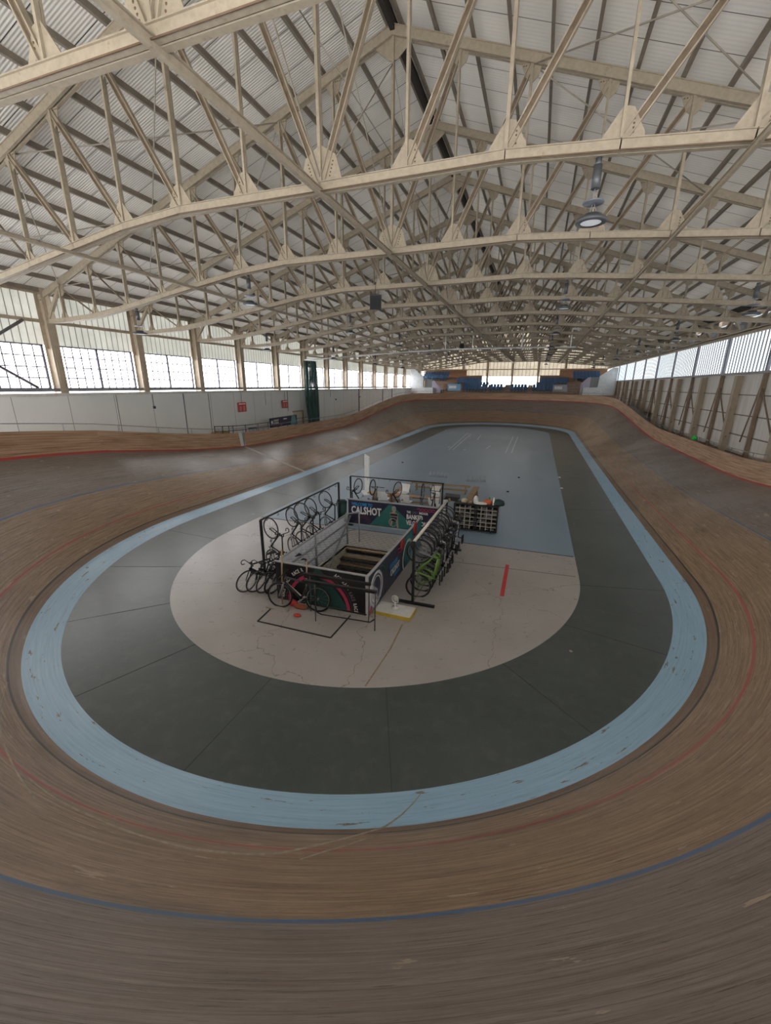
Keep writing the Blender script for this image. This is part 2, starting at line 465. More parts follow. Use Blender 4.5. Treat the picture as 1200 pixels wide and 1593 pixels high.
# start / finish line across the left straight and its white patch on the fence
def side_left(y):
    return Vector((EX-EA, y)), Vector((-1, 0))
q, nr = side_left(22.9); V = []
for dy in (-.13, .13):
    for vv in (.62, 1.5, 3, 4.5, 5.25):
        p = at_v(Vector((q.x, q.y+dy)), nr, vv); V.append((p[0], p[1], p[2]+.006))
Fc = [(i, i+1, 5+i+1, 5+i) for i in range(4)]
link('finish_line', raw_mesh('finish_line', V, Fc, paint('faded_white_line', (.5, .46, .42), .6, 0, .2, (.3, .24, .18), 3)), track)
p = at_v(q, nr, TOPV)
mb = MB(); mb.prism([(p[0]+.035, 22.7, p[2]+.0), (p[0]+.035, 23.15, p[2]+.0), (p[0]-.09, 23.15, p[2]+.88), (p[0]-.09, 22.7, p[2]+.88)], (-.02, 0, 0))
mb.obj('white_panel', white, fence)
mb = MB(); mb.box((p[0]-.02, 23.02, p[2]+.44), (.2, .03, .84)); mb.obj('panel_edge', greypr, fence)

def on_near(t, v):
    qx, qy = EX+EA*math.cos(t), EY+EB*math.sin(t); n_ = Vector((math.cos(t)/EA, math.sin(t)/EB)).normalized()
    p = Vector(at_v(Vector((qx, qy)), n_, v)); zb, r0, th = section(qy)
    up = Vector((-n_.x*math.sin(th), -n_.y*math.sin(th), math.cos(th))); return p+up*.004
def scuff(pts, w_, name, mat):
    P_ = []
    for (t0, v0), (t1, v1) in zip(pts, pts[1:]):
        for k in range(6): P_.append(on_near(t0+(t1-t0)*k/6, v0+(v1-v0)*k/6))
    V = []; n = len(P_)
    for i, p in enumerate(P_):
        d = (P_[min(i+1, n-1)]-P_[max(i-1, 0)]).normalized(); s_ = d.cross(Vector((0, 0, 1))).normalized()*w_*.33*(.35+.65*math.sin(PI*(i+.5)/n))
        V += [p-s_, p+s_]
    return link(name, raw_mesh(name, V, [(2*i, 2*i+1, 2*i+3, 2*i+2) for i in range(n-1)], mat), track)
pale = paint('pale_scuff', (.30, .265, .21), .6, 0, .25, (.24, .18, .13), 10)
scuff([(4.30, .85), (4.44, 1.16), (4.57, 1.44), (4.64, 1.62), (4.70, 1.8)], .035, 'scuff_mark', pale)
scuff([(4.63, 1.50), (4.70, 1.58), (4.765, 1.62), (4.83, 1.70), (4.89, 1.76), (4.944, 1.72), (4.974, 1.62), (5.013, 1.26), (5.048, .96), (5.085, .64), (5.114, .44), (5.136, .24), (5.157, .02)], .045, 'scuff_mark', pale)
scuff([(5.00, 1.75), (5.02, 1.5), (5.055, 1.15), (5.085, .9)], .03, 'scuff_mark', pale)
dk_ = paint('dark_joint_line', (.045, .05, .048), .6)
# floor beyond the track
mb = MB()
wk = paint('walkway_floor', (.30, .28, .26), .7)
def walk_rows(i):
    q, nr, _ = SEC[i]; p = at_v(q, nr, TOPV)
    return [((p[0]+nr.x*.18, p[1]+nr.y*.18, p[2]-.02), 0), ((p[0]+nr.x*2.2, p[1]+nr.y*2.2, p[2]-.02), 2)]
V, Fc, UV = strip(SEC, walk_rows)
V = [(min(10.35, max(-20.3, x)), y, z) for x, y, z in V]
struct(link('walkway', raw_mesh('walkway', V, Fc, wk, UV)))
struct(MB().box((-4.7, 37, -.1), (36, 90, .1)).obj('ground_slab', wk, None, (0, 0, -2.0)))

# court lines, studs on the blue floor
mb = MB()
for (x0, y0, x1, y1) in ((-6.55, 36.0, -6.95, 49.6), (-6.9, 36.0, -7.4, 49.4), (-5.5, 44, -5.7, 48.3), (-3.9, 37.8, -3.75, 40.1), (-2.1, 36.1, -2.15, 48.3), (-1.62, 36.2, -1.66, 48.6)):
    mb.beam((x0, y0, .003), (x1, y1, .003), .06, .004)
tag(mb.obj('court_lines', white), 'short white game court lines taped on the far blue floor', 'floor marking')
struct(MB().box((0, 0, 0), (.05, 9, .004)).obj('trim_2', paint('faint_line', (.34, .37, .40), .5), None, (-.1, 31.5, .003)))
stud = MB().lathe([(0, .045), (.05, .035), (.09, 0)], n=12).mesh('floor_stud', whitep)
for k, (x, y, d) in enumerate(((1.75, 24.2, 'at the right edge of the blue floor, nearer one'), (1.76, 27.2, 'at the right edge of the blue floor, farther one'), (-7.2, 37.6, 'on the near left court line'), (-6.75, 41.2, 'midway up the left court line'), (-6.7, 46.5, 'in the gap of the left court lines'), (-7.3, 49.4, 'at the far end of the left court line'), (-5.6, 36.6, 'standing alone between the court lines'), (-2.1, 37.0, 'on the near right court line'), (-2.1, 41.0, 'midway up the right court line'), (-2.15, 48.2, 'at the far end of the right court line'), (-10.5, 52, 'by the far left edge of the blue floor'))):
    tag(link('floor_stud', stud, None, (x, y, 0)), 'small white plastic stud '+d, 'floor stud', 'white studs on the blue floor')
for k, (x, y, d) in enumerate(((-1.0, 22.3, 'nearest to the metal hoops'), (-.6, 26.2, 'farther along the faint line'), (-8.8, 28.5, 'by the left side of the blue floor'))):
    tag(MB().lathe([(0, .05), (.06, .05), (.07, 0)], n=12).obj('floor_plug', black, None, (x, y, 0)), 'dark round floor plug '+d, 'floor plug', 'dark plugs in the blue floor')

# ------------------------------------------------------------------ building
UX = -4.67                                        # ridge line
XL, XR, YG = -20.8, 11.43, 80.0
TY = [5.0, 9.1, 13.6, 18.0, 22.2]+[26.4+4.5*k for k in range(12)]
def roofz(u): return 14.85-.348*abs(u)
def rafz(u): return 14.45-.348*abs(u)
KB = [(-15.8, 7.93), (-14.7, 7.93), (-12.86, 8.02), (-11.03, 8.27), (-9.19, 8.55), (-7.35, 8.83), (-5.51, 9.1), (-3.67, 9.25), (0, 9.25), (3.67, 9.27), (5.51, 9.15), (7.35, 9.0), (9.19, 8.86), (11.03, 8.70), (12.86, 8.55), (14.7, 8.42), (16.0, 8.38)]
def chz(u):
    for (a, za), (b, zb) in zip(KB, KB[1:]):
        if a <= u <= b: return za+(zb-za)*(u-a)/(b-a)
    return KB[0][1] if u < 0 else KB[-1][1]

def m_roof(name, col, right):
    mt, nt, b = new_mat(name); P = pos(nt)
    sp = nd(nt, 'ShaderNodeSeparateXYZ'); ln(nt, P, sp.inputs[0])
    n1 = noise(nt, P, .4, 4, .6)
    c = ramp(nt, n1, [(.3, tuple(x*.88 for x in col)), (.7, tuple(min(1, x*1.08) for x in col))])
    fy = mth(nt, 'FRACT', mth(nt, 'MULTIPLY', sp.outputs[1], 1.0))
    c = mixc(nt, mth(nt, 'LESS_THAN', fy, .022), c, (.12, .11, .10))
    ln(nt, c, b.inputs['Base Color']); b.inputs['Roughness'].default_value = .7
    wv = mth(nt, 'SINE', mth(nt, 'MULTIPLY', sp.outputs[1], 2*PI/(.076 if not right else .12)))
    bump(nt, b, wv, .55 if not right else .16, .012); thin_sheet(nt, b, c, .15); return mt
def slope_sheet(name, s, mat):
    u1 = s*(16.35 if s < 0 else 14.9)
    V = []; Fc = []
    Y0, Y1 = -5.0, YG+.2
    for y in (Y0, Y1):
        for u in (0, u1): V.append((UX+u, y, roofz(u)))
    for y in (Y0, Y1):
        for u in (0, u1): V.append((UX+u, y, roofz(u)+.06))
    Fc = [(0, 1, 3, 2), (4, 6, 7, 5), (0, 4, 5, 1), (2, 3, 7, 6), (1, 5, 7, 3), (0, 2, 6, 4)]
    return struct(link(name, raw_mesh(name, V, Fc, mat)))
slope_sheet('ceiling', -1, m_roof('ribbed_roof_sheet', (.70, .68, .64), False))
slope_sheet('ceiling', 1, m_roof('flat_roof_panel', (.70, .68, .64), True))
# purlins, structure of the roof
me = None
for s in (-1, 1):
    for k in range(0, 17):
        u = s*(.18+.985*k)
        if s > 0 and u > 14.9: continue
        mb = MB(); z = roofz(u)-.085
        mb.beam((UX+u, -5, z), (UX+u, YG, z), .045, .15)
        mb.beam((UX+u, -5, z-.08), (UX+u, YG, z-.075), .08, .018)
        struct(mb.obj('purlin', purlin_m))
mb = MB(); mb.beam((UX, -5, 14.58), (UX, YG, 14.58), .12, .3); struct(mb.obj('ridge_beam', paint('ridge_dark', (.03, .025, .02), .7)))

# ---- one truss as shared meshes, local origin at ridge line, z = 0
def gusset_mesh(shape, rivets):
    mb = MB(); mb.prism([(x, -.012, z) for x, z in shape], (0, .024, 0))
    mb.mi = 1
    for x, z in rivets:
        for sy in (-1, 1): mb.lathe([(.0, .012), (.013, .008), (.017, 0)], (x, sy*.012, z), 6, (0, sy, 0))
    return mb.mesh('gusset_plate', [cream, rust])
GB = gusset_mesh([(-.30, .02), (.34, .02), (.34, .16), (.14, .52), (-.02, .56), (-.30, .16)], [(.05+.06*k, .10) for k in range(-5, 5)]+[(.0, .18+.07*k) for k in range(5)]+[(.16+.0*k, .18+.06*k) for k in range(4)])
GBm = gusset_mesh([(-.34, .02), (.30, .02), (.30, .16), (.02, .56), (-.14, .52), (-.34, .16)], [(-.05-.06*k, .10) for k in range(-5, 5)]+[(.0, .18+.07*k) for k in range(5)]+[(-.16, .18+.06*k) for k in range(4)])
GT = gusset_mesh([(-.26, .0), (.26, .0), (.18, -.30), (.02, -.42), (-.14, -.28)], [(-.2+.06*k, -.05) for k in range(8)]+[(.0, -.12-.07*k) for k in range(4)])
GC = gusset_mesh([(-.5, .02), (.5, .02), (.34, .55), (.0, .75), (-.34, .55)], [(-.42+.07*k, .10) for k in range(13)]+[(.2+.02*k, .2+.06*k) for k in range(5)]+[(-.2-.02*k, .2+.06*k) for k in range(5)])
GR = gusset_mesh([(-.62, -.22), (0, -.02), (.62, -.22), (.45, -.36), (.12, -.62), (-.12, -.62), (-.45, -.36)], [(s*(.1+.07*k), -.12-.02*k) for k in range(6) for s in (-1, 1)])
PN = 1.8375
def truss():
    t = thing('roof_truss', 'x', 'roof truss', group='roof trusses')
    mb = MB()
    for s in (-1, 1):
        a = (0, 0, rafz(0)); b = (s*16.0, 0, rafz(16.0))
        for o in (-.065, .065): mb.beam(a, b, .07, .20, off=(o, 0))
        mb.beam(a, b, .24, .02, off=(0, .11))
    mb.obj('top_chord', cream, t)
    mb = MB()
    for (a, za), (b, zb) in zip(KB, KB[1:]):
        for o in (-.07, .07): mb.beam((a-.01, 0, za), (b+.01, 0, zb), .014, .16, off=(o, .03))
        for o in (-.065, .065): mb.beam((a-.01, 0, za-.05), (b+.01, 0, zb-.05), .10, .018, off=(o, 0))
        for o in (-.06, .06): mb.beam((a-.01, 0, za+.11), (b+.01, 0, zb+.11), .09, .016, off=(o, 0))
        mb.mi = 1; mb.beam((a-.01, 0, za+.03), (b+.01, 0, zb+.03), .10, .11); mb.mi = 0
    mb.mi = 2; mb.path([(a+.01, -.13, za-.065) for a, za in KB[4:14]], .012, 5)
    mb.obj('bottom_chord', [cream, web_shade, rust], t)
    for i in range(-8, 9):
        u = i*PN; zb, zt = chz(u), rafz(u)
        mb = MB(); r_ = .035 if i % 2 else .045
        mb.beam((u, -.02, zb), (u, -.02, zt-.05), r_*1.4, r_*2); mb.beam((u, .03, zb), (u, .03, zt-.05), r_*1.4, r_*1.0, off=(0, r_*.5))
        mb.obj('vertical', cream, t)
        g = GC if i == 0 else (GBm if i < 0 else GB)
        gp = link('gusset_plate', g, t, (u, 0, zb+.02))
        if i < -3 or i > 6: gp.scale = (.72, 1, .72)
        link('gusset_plate', GR if i == 0 else GT, t, (u, 0, zt-.06 if i else zt+.02))
        if i != 8 and i >= 0 or i < 0 and i != -8:
            pass
    for s in (-1, 1):
        for i in range(0, 8):
            a = (s*i*PN, 0, chz(s*i*PN)+.08); b = (s*(i+1)*PN, 0, rafz((i+1)*PN)-.1)
            mb = MB(); wd = .055 if i < 5 else .035
            for o in (-1, 1): mb.beam(a, b, .02, wd*1.9, up=(0, 1, 0), off=(0, 0) if wd < .04 else (o*wd*.95, 0))
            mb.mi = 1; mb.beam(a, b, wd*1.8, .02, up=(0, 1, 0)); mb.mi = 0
            mb.obj('diagonal', [cream, web_shade], t)
    # last strut, down to the column
    for s in (-1,):
        mb = MB(); mb.beam((s*14.7, 0, rafz(14.7)-.05), (s*15.75, 0, 7.98), .12, .12); mb.obj('end_strut', cream, t)
        mb = MB(); mb.prism([(s*15.45, -.012, rafz(15.45)), (s*16.05, -.012, rafz(16.05)), (s*16.05, -.012, 7.95), (s*15.3, -.012, 7.95)], (0, .024, 0)); mb.obj('haunch_plate', cream_wall, t)
    return t
T0 = truss()
for k, y in enumerate(TY):
    lab = 'cream riveted steel roof truss, %s counting away from the camera' % ORD[k+1]
    if k == 0: t = T0; t.location = (UX, y, 0); t['label'] = lab
    else: dup(T0, (UX, y, 0), None, lab)

# runners and bracing rods between the trusses
for x, z, nm in ((UX, 9.18, 'central'), (UX+7.35, 8.86, 'right'), (UX-7.35, 8.68, 'left')):
    mb = MB(); w_ = .085 if x == UX else .06
    mb.beam((x, 2, z), (x, YG-.6, z), w_, w_*1.1); mb.beam((x, 2, z+w_*.7), (x, YG-.6, z+w_*.7), w_*1.7, .015)
    tag(mb.obj('tie_runner', cream), 'long pale steel runner tying the truss bottoms, %s one' % nm, 'steel runner')
rod = paint('pale_rod', (.38, .34, .28), .6)
for k in range(len(TY)-1):
    y0, y1 = TY[k], TY[k+1]
    mb = MB(); mb.tube((UX, y0, 9.4), (UX, y1, 13.8), .016, 5); mb.tube((UX, y1, 9.4), (UX, y0, 13.8), .016, 5)
    mb.tube((UX, y0, 11.7), (UX, y1, 11.7), .012, 5)
    struct(mb.obj('sway_rods', rod))
for k in (1, 2, 5, 8, 11):
    y0, y1 = TY[k], TY[k+1]
    for s in (-1, 1):
        mb = MB()
        for a, b in ((3.67, 9.19), (9.19, 14.7)):
            if s > 0 and b > 12: continue
            mb.tube((UX+s*a, y0, rafz(a)-.1), (UX+s*b, y1, rafz(b)-.1), .018, 5); mb.tube((UX+s*b, y0, rafz(b)-.1), (UX+s*a, y1, rafz(a)-.1), .018, 5)
        struct(mb.obj('brace_rods', rod))

# ---- left wall
panel_m = None
def m_panel():
    mt, nt, b = new_mat('white_wall_panels'); P = pos(nt)
    sp = nd(nt, 'ShaderNodeSeparateXYZ'); ln(nt, P, sp.inputs[0])
    n1 = noise(nt, P, .5, 4); c = ramp(nt, n1, [(.3, (.76, .77, .75)), (.7, (.82, .83, .81))])
    fy = mth(nt, 'FRACT', mth(nt, 'DIVIDE', sp.outputs[1], 2.27)); c = mixc(nt, mth(nt, 'LESS_THAN', fy, .010), c, (.22, .23, .24))
    ln(nt, c, b.inputs['Base Color']); b.inputs['Roughness'].default_value = .45; return mt
def m_ribbed(name, col, dark_, axis=1, period=.3):
    mt, nt, b = new_mat(name); P = pos(nt)
    sp = nd(nt, 'ShaderNodeSeparateXYZ'); ln(nt, P, sp.inputs[0])
    n1 = noise(nt, P, 1.2, 5); c = ramp(nt, n1, [(.3, tuple(x*.85 for x in col)), (.7, col)])
    fy = mth(nt, 'FRACT', mth(nt, 'DIVIDE', sp.outputs[axis], period)); c = mixc(nt, mth(nt, 'LESS_THAN', fy, .13), c, dark_)
    ln(nt, c, b.inputs['Base Color']); b.inputs['Roughness'].default_value = .6; thin_sheet(nt, b, c, .34); return mt
wp_m = m_panel(); rib_m = m_ribbed('ribbed_cladding', (.74, .74, .70), (.25, .24, .21))
struct(MB().box((-20.36, 35, 1.45), (.1, 92, 7.0)).obj('wall_left', wp_m))
struct(MB().box((-20.95, 37.5, 8.15), (.06, 87, 2.3)).obj('wall_left', rib_m))
mb = MB(); mb.box((-20.62, 37, 5.1), (.45, 88, .07)); mb.box((-20.42, 37, 5.10), (.06, 88, .14)); struct(mb.obj('trim_3', paint('grey_ledge', (.20, .20, .22), .5)))
struct(MB().box((-20.25, 37, 4.90), (.14, 88, .13)).obj('trim_4', paint('white_trunking', (.62, .60, .57), .5, 0, .15, (.3, .2, .17), 3)))
for z in (7.98, 9.14): struct(MB().box((-20.82, 37.5, z), (.14, 87, .13)).obj('wall_girt', cream_wall))
pane_l = emit('bright_window_glass', (.98, .98, 1.0), WINDOW_L); munt = paint('grey_glazing_bar', (.16, .15, .19), .5)
munt_thin = paint('thin_glazing_bar', (.16, .16, .19), .5)
wi = 0
YB = [TY[0]-4.5]+TY+[YG-.3]
for a, b in zip(YB, YB[1:]):
    wi += 1; a += .24; b -= .24
    if b-a < .6: continue
    fr = MB()
    for y in (a+.05, (a+b)/2, b-.05): fr.box((-20.86, y, 6.07), (.09, .1, 1.86))
    for z in (5.16, 6.99): fr.box((-20.86, (a+b)/2, z), (.09, b-a, .06))
    o = struct(fr.obj('window_%d' % wi, munt))
    g = MB(); 
    for h in (0, 1):
        y0, y1 = (a, (a+b)/2) if h == 0 else ((a+b)/2, b)
        for j in (1, 2, 3, 4): g.box((-20.87, y0+(y1-y0)*j/5, 6.07), (.025, .045, 1.8))
        for j in (1, 2, 3): g.box((-20.87, (y0+y1)/2, 5.16+1.83*j/4), (.025, y1-y0, .045))
    g.obj('glazing_bars', munt_thin, o)
    MB().box((-20.93, (a+b)/2, 6.07), (.02, b-a, 1.85)).obj('pane', pane_l, o)
def column_mesh(h, d, wv, z0):
    mb = MB(); mb.box((0, 0, z0+h/2), (d, .02, h))
    for x in (-d/2, d/2): mb.box((x, 0, z0+h/2), (.02, wv, h))
    mb.box((-.03, 0, z0+.95), (d+.12, wv*.55, 1.9)) if z0 > 4 else None
    return mb.mesh('steel_column', cream_wall)
cm = column_mesh(4.3, .42, .36, 4.95)
for y in TY: struct(link('steel_column', cm, None, (-20.58, y, 0)))
# X brace in front of the first window
mb = MB(); y0, y1 = 8.5, 12.6
mb.tube((-20.5, y0, 7.9), (-20.5, y1, 5.2), .06, 6); mb.tube((-20.5, y0, 5.2), (-20.5, y1, 7.9), .06, 6); struct(mb.obj('window_brace', paint('brace_grey', (.2, .19, .22), .5)))

# ---- right wall: sliding hangar doors with reeded glazing on top
XW = 10.45
def m_door():
    mt, nt, b = new_mat('door_sheeting'); P = pos(nt)
    sp = nd(nt, 'ShaderNodeSeparateXYZ'); ln(nt, P, sp.inputs[0])
    n1 = noise(nt, P, 1, 6, .7, (1, 3, .25)); c = ramp(nt, n1, [(.35, (.66, .62, .56)), (.62, (.80, .77, .73))])
    ln(nt, c, b.inputs['Base Color']); b.inputs['Roughness'].default_value = .6; return mt
struct(MB().box((XW+.12, 39, 2.2), (.05, 88, 7.75)).obj('wall_right', m_door()))
girt = MB()
for z in (5.0, 3.95, 2.9, 1.9): girt.box((XW+.06, 39, z), (.07, 88, .045))
struct(girt.obj('door_rails', paint('dark_rail', (.17, .13, .10), .6)))
pane_r = emit('reeded_window_glass', (.86, .95, 1.0), WINDOW_R)
struct(MB().box((XW, 39, 6.12), (.2, 88, .12)).obj('trim_5', paint('grey_sill', (.28, .26, .27), .5)))
mb = MB(); mb.box((XW, 39, 8.22), (.22, 88, .14)); mb.box((XW-.05, 39, 8.36), (.34, 88, .05)); struct(mb.obj('trim_6', cream_wall))
SPC = 5.35; y = 5.0; k = 0
brown_col = paint('brown_door_post', (.26, .19, .13), .6, 0, .2, (.13, .08, .05), 3)
while y < 79:
    wi += 1
    fr = MB(); a, b = y+.12, y+SPC-.12
    o = struct(MB().box((XW, y, 7.2), (.16, .2, 2.1)).obj('window_%d' % wi, munt_thin))
    MB().box((XW+.05, (a+b)/2, 7.18), (.02, b-a, 2.0)).obj('pane', pane_r, o)
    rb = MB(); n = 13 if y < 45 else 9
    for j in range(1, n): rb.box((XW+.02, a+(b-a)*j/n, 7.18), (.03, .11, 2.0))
    rb.obj('reeding', paint('reed_grey', (.26, .28, .32), .4), o)  # dark grey rib strips in front of the pane
    # posts
    pm = MB(); pm.box((XW-.02, y, 3.1), (.16, .16, 6.0)); struct(pm.obj('door_post', brown_col))
    pm = MB(); yy = y+SPC*.5
    pm.box((XW-.10, yy, 3.1), (.34, .05, 5.8)); pm.box((XW-.26, yy, 3.1), (.04, .34, 5.8)); struct(pm.obj('door_post', cream_wall))
    bm_ = MB(); bm_.tube((XW-.05, yy+.1, 2.7), (XW-.05, y+SPC, 5.4), .04, 6); bm_.tube((XW-.05, y, 5.9), (XW-.05, y+.9, 2.6), .035, 6); bm_.tube((XW-.1, yy, 2.75), (XW-.1, yy+.3, 1.7), .06, 6)
    struct(bm_.obj('door_brace', brown_col))
    y += SPC; k += 1
# gear space over the doors, its lack of light painted in
mb = MB()
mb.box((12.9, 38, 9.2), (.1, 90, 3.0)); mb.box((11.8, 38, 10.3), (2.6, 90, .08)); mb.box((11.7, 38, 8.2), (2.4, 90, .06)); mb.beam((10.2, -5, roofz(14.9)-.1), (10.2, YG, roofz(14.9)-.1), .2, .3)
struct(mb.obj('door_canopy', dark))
gb = MB()
for y in TY:
    gb.box((11.3, y+.3, 8.9), (.7, .5, 1.3))
struct(gb.obj('gear_boxes', paint('tan_board', (.27, .21, .15), .7)))
gb = MB()
for y in TY:
    gb.beam((10.5, y, 8.4), (10.5, y+1.4, 9.4), .12, .12); gb.beam((10.5, y+2.8, 8.4), (10.5, y+1.4, 9.4), .12, .12)
gb.beam((10.5, -5, 9.45), (10.5, YG, 9.45), .12, .16)
struct(gb.obj('lattice_girder', cream))
gb = MB()
for k in range(0, 16): 
    y = TY[0]+4.5*k+2.4
    gb.box((11.4, y, 8.85), (.5, .9, .5)); gb.tube((11.0, y-1.5, 9.1), (11.0, y+1.8, 9.1), .12, 8)
struct(gb.obj('duct_gear', galv))

# ---- far gable
rib_g = m_ribbed('ribbed_gable_cladding', (.78, .74, .66), (.38, .35, .30), 0, .62)
mb = MB()
mb.prism([(XL, YG, 7.0), (XR, YG, 7.0), (XR, YG, roofz(16.1)), (UX, YG, roofz(0)), (XL, YG, roofz(16.1))], (0, .08, 0))
struct(mb.obj('wall_far', rib_g))
mb = MB()
mb.prism([(XL, -5.2, 6.2), (XR, -5.2, 6.2), (XR, -5.2, roofz(16.1)), (UX, -5.2, roofz(0)), (XL, -5.2, roofz(16.1))], (0, .08, 0))
struct(mb.obj('wall_near_light_screen', rib_g))  # unseen upper wall, added to cut front sky light on the near trusses
struct(MB().box((UX, YG+.04, 2.45), (32.4, .08, 5.5)).obj('wall_far', brownwall))
pane_g = emit('bright_gable_glass', (.97, .98, 1.0), WINDOW_G)
gx = [UX+4.3*k for k in range(-4, 5)]
for a, b in zip(gx, gx[1:]):
    if a < XL-1 or b > XR+1: continue
    wi += 1; a += .35; b -= .35; a = max(a, XL+.2); b = min(b, XR-.2)
    o = MB()
    for x in (a, (a+b)/2, b): o.box((x, YG-.02, 6.1), (.09, .08, 1.8))
    for z in (5.2, 7.0): o.box(((a+b)/2, YG-.02, z), (b-a, .08, .08))
    o = struct(o.obj('window_%d' % wi, munt))
    MB().box(((a+b)/2, YG+.02, 6.1), (b-a, .02, 1.8)).obj('pane', pane_g, o)
for x in gx:
    if XL < x < XR:
        zt_ = roofz(x-UX)-.3; struct(MB().box((x, YG-.25, (zt_+4)/2), (.35, .4, zt_-4)).obj('gable_column', cream_wall))
struct(MB().box((UX, YG-.12, 8.15), (32, .14, .16)).obj('wall_girt', cream_wall))

# ------------------------------------------------------------------ grandstand
stand = thing('grandstand', 'stepped spectator stand across the far end of the hall', 'grandstand')
deck = paint('stand_deck', (.33, .22, .155), .6)
mb = MB()
mb.box((UX, 69.6, 3.95), (30.5, 2.2, .4))
for r in range(8):
    y = 70.6+.9*r; z = 4.35+.35*r
    spans = [(-15.0, 6.2)] if r < 3 else ([(-15.0, -9.3), (-.1, 6.2)] if r < 5 else [(-20.3, -12.3), (2.8, 10.2)])
    for a, b in spans: mb.box(((a+b)/2, y+.45, (z+3.8)/2), (b-a, .9, z-3.8))
    if r < 5:
        for a, b in ((-20.3, -15.0), (6.2, 10.2)): mb.box(((a+b)/2, y+.45, 4.3), (b-a, .9, .9))
mb.obj('terrace', deck, stand)
mb = MB()
for x, w_ in ((-4.82, .95), (-7.75, .35), (-1.35, .7)):
    for r in range(5): mb.box((x, 70.75+.9*r/1.2, 4.35+.17+.25*r), (w_, .45, .06)); mb.box((x, 70.6+.9*r/1.2, 4.35+.05+.25*r), (w_, .04, .2))
mb.obj('aisle_steps', paint('pale_steps', (.34, .27, .23), .6), stand)
for x0, x1, z0, z1, y in ((-13.4, -9.4, 5.7, 7.05, 76.0), (-.1, 4.4, 5.7, 7.05, 76.0), (-20.2, -12.6, 6.6, 8.0, 79.2), (3.0, 10.2, 6.6, 8.0, 79.2)):
    MB().box(((x0+x1)/2, y, (z0+z1)/2), (x1-x0, .12, z1-z0)).obj('back_panel', brownwall, stand)
for x0, x1 in ((-19.6, -12.4), (3.0, 10.0)):
    MB().box(((x0+x1)/2, 78.4, 7.98), (x1-x0, 1.6, .08)).obj('canopy', brownwall, stand)
whitewall = paint('white_parapet', (.72, .76, .78), .5); lav = paint('lavender_panel', (.50, .47, .60), .5); greybox = paint('grey_cabinet', (.30, .31, .32), .5)
mb = MB(); mb.prism([(-20.3, 69.4, 7.95), (-19.7, 69.4, 7.95), (-18.15, 69.4, 6.65), (-18.1, 69.4, 5.05), (-16.45, 69.4, 5.05), (-16.4, 69.4, 3.4), (-20.3, 69.4, 3.2)], (0, .5, 0)); mb.obj('parapet', whitewall, stand)
mb = MB(); mb.prism([(10.3, 69.4, 7.95), (9.7, 69.4, 7.9), (8.1, 69.4, 6.8), (8.0, 69.4, 5.25), (6.1, 69.4, 5.2), (6.1, 69.4, 3.4), (10.3, 69.4, 3.0)], (0, .5, 0)); mb.obj('parapet', whitewall, stand)
mb = MB(); mb.prism([(-16.75, 70.0, 6.1), (-16.4, 70.0, 6.1), (-15.3, 70.0, 5.1), (-15.3, 70.0, 4.2), (-16.75, 70.0, 4.2)], (0, .1, 0)); mb.obj('stair_side', lav, stand)
mb = MB(); mb.prism([(7.0, 70.0, 6.7), (6.6, 70.0, 6.6), (5.75, 70.0, 5.7), (5.75, 70.0, 4.2), (7.0, 70.0, 4.2)], (0, .1, 0)); mb.obj('stair_side', lav, stand)
for x, z, d in ((-17.4, 5.7, 'left'), (7.55, 6.0, 'right')):
    tag(MB().box((x, 70.6, z), (1.25, .8, 1.35)).obj('equipment_cabinet', greybox), 'grey box cabinet set into the white %s parapet of the stand' % d, 'cabinet')
for x0, x1, d in ((-15.2, -13.9, 'left'), (4.0, 5.9, 'right')):
    mb = MB()
    for z in (4.75, 5.2, 5.6): mb.tube((x0, 69.0, z), (x1, 69.0, z), .025, 6)
    for j in range(4): x = x0+(x1-x0)*j/3; mb.tube((x, 69.0, 4.16), (x, 69.0, 5.6), .03, 6)
    tag(mb.obj('guard_rail', galv), 'grey tube guard rail at the foot of the %s stand stairs' % d, 'railing')
for x0, x1, d, c, tx in ((-13.9, -11.8, 'light blue', paint('sky_board', (.20, .42, .66), .5), ''), (1.95, 3.9, 'grey', paint('grey_board', (.32, .33, .36), .5), '')):
    bo = thing('advert_board', '%s advertising board on the front rail of the stand' % d, 'advertising board', (0, 69.0, 0))
    mb = MB(); mb.box(((x0+x1)/2, 0, 5.1), (x1-x0, .05, 1.0)); mb.obj('board', c, bo)
    mb = MB(); mb.box((x0+(x1-x0)*.38, -.035, 5.15), ((x1-x0)*.55, .02, .42)); mb.obj('light_patch', whitepr, bo)
    mb = MB()
    for x in (x0, x1): mb.tube((x, 0, 4.16), (x, 0, 5.65), .03, 6)
    mb.obj('frame', galv, bo)
mb = MB(); mb.box((0, .0, .43), (.44, .40, .05)); mb.box((0, .2, .66), (.44, .05, .46)); mb.box((0, .19, .91), (.34, .05, .06)); mb.box((0, .05, .2), (.08, .25, .4))
seat_me = mb.mesh('stadium_seat', blue_seat)
def seats(x0, n, r, block, rowname):
    for k in range(n):
        o = link('stadium_seat', seat_me, None, (x0+.5*k+random.uniform(-.01, .01), 71.0+.9*r, 4.36+.35*r))
        tag(o, 'blue seat, %s from left in the %s row, %s block' % (ORD[k+1], rowname, block), 'seat', 'blue seats of the far stand')
for r in range(3):
    rn = ('front', 'second', 'third')[r]
    seats(-11.65, 8, r, 'left lower', rn); seats(-.75+.5*(r > 1), 6, r, 'right lower', rn)
    if r < 2: seats(-7.3, 4, r, 'centre left', rn); seats(-4.05, 5, r, 'centre right', rn)
for r in (3, 4):
    rn = ('front', 'back')[r-3]; seats(-13.1, 8, r, 'left upper', rn); seats(.4, 8, r, 'right upper', rn)
for r in (5, 6, 7):
    rn = ('front', 'middle', 'back')[r-5]; seats(-19.6, 9, r, 'far left corner', rn); seats(5.2, 8, r, 'far right corner', rn)

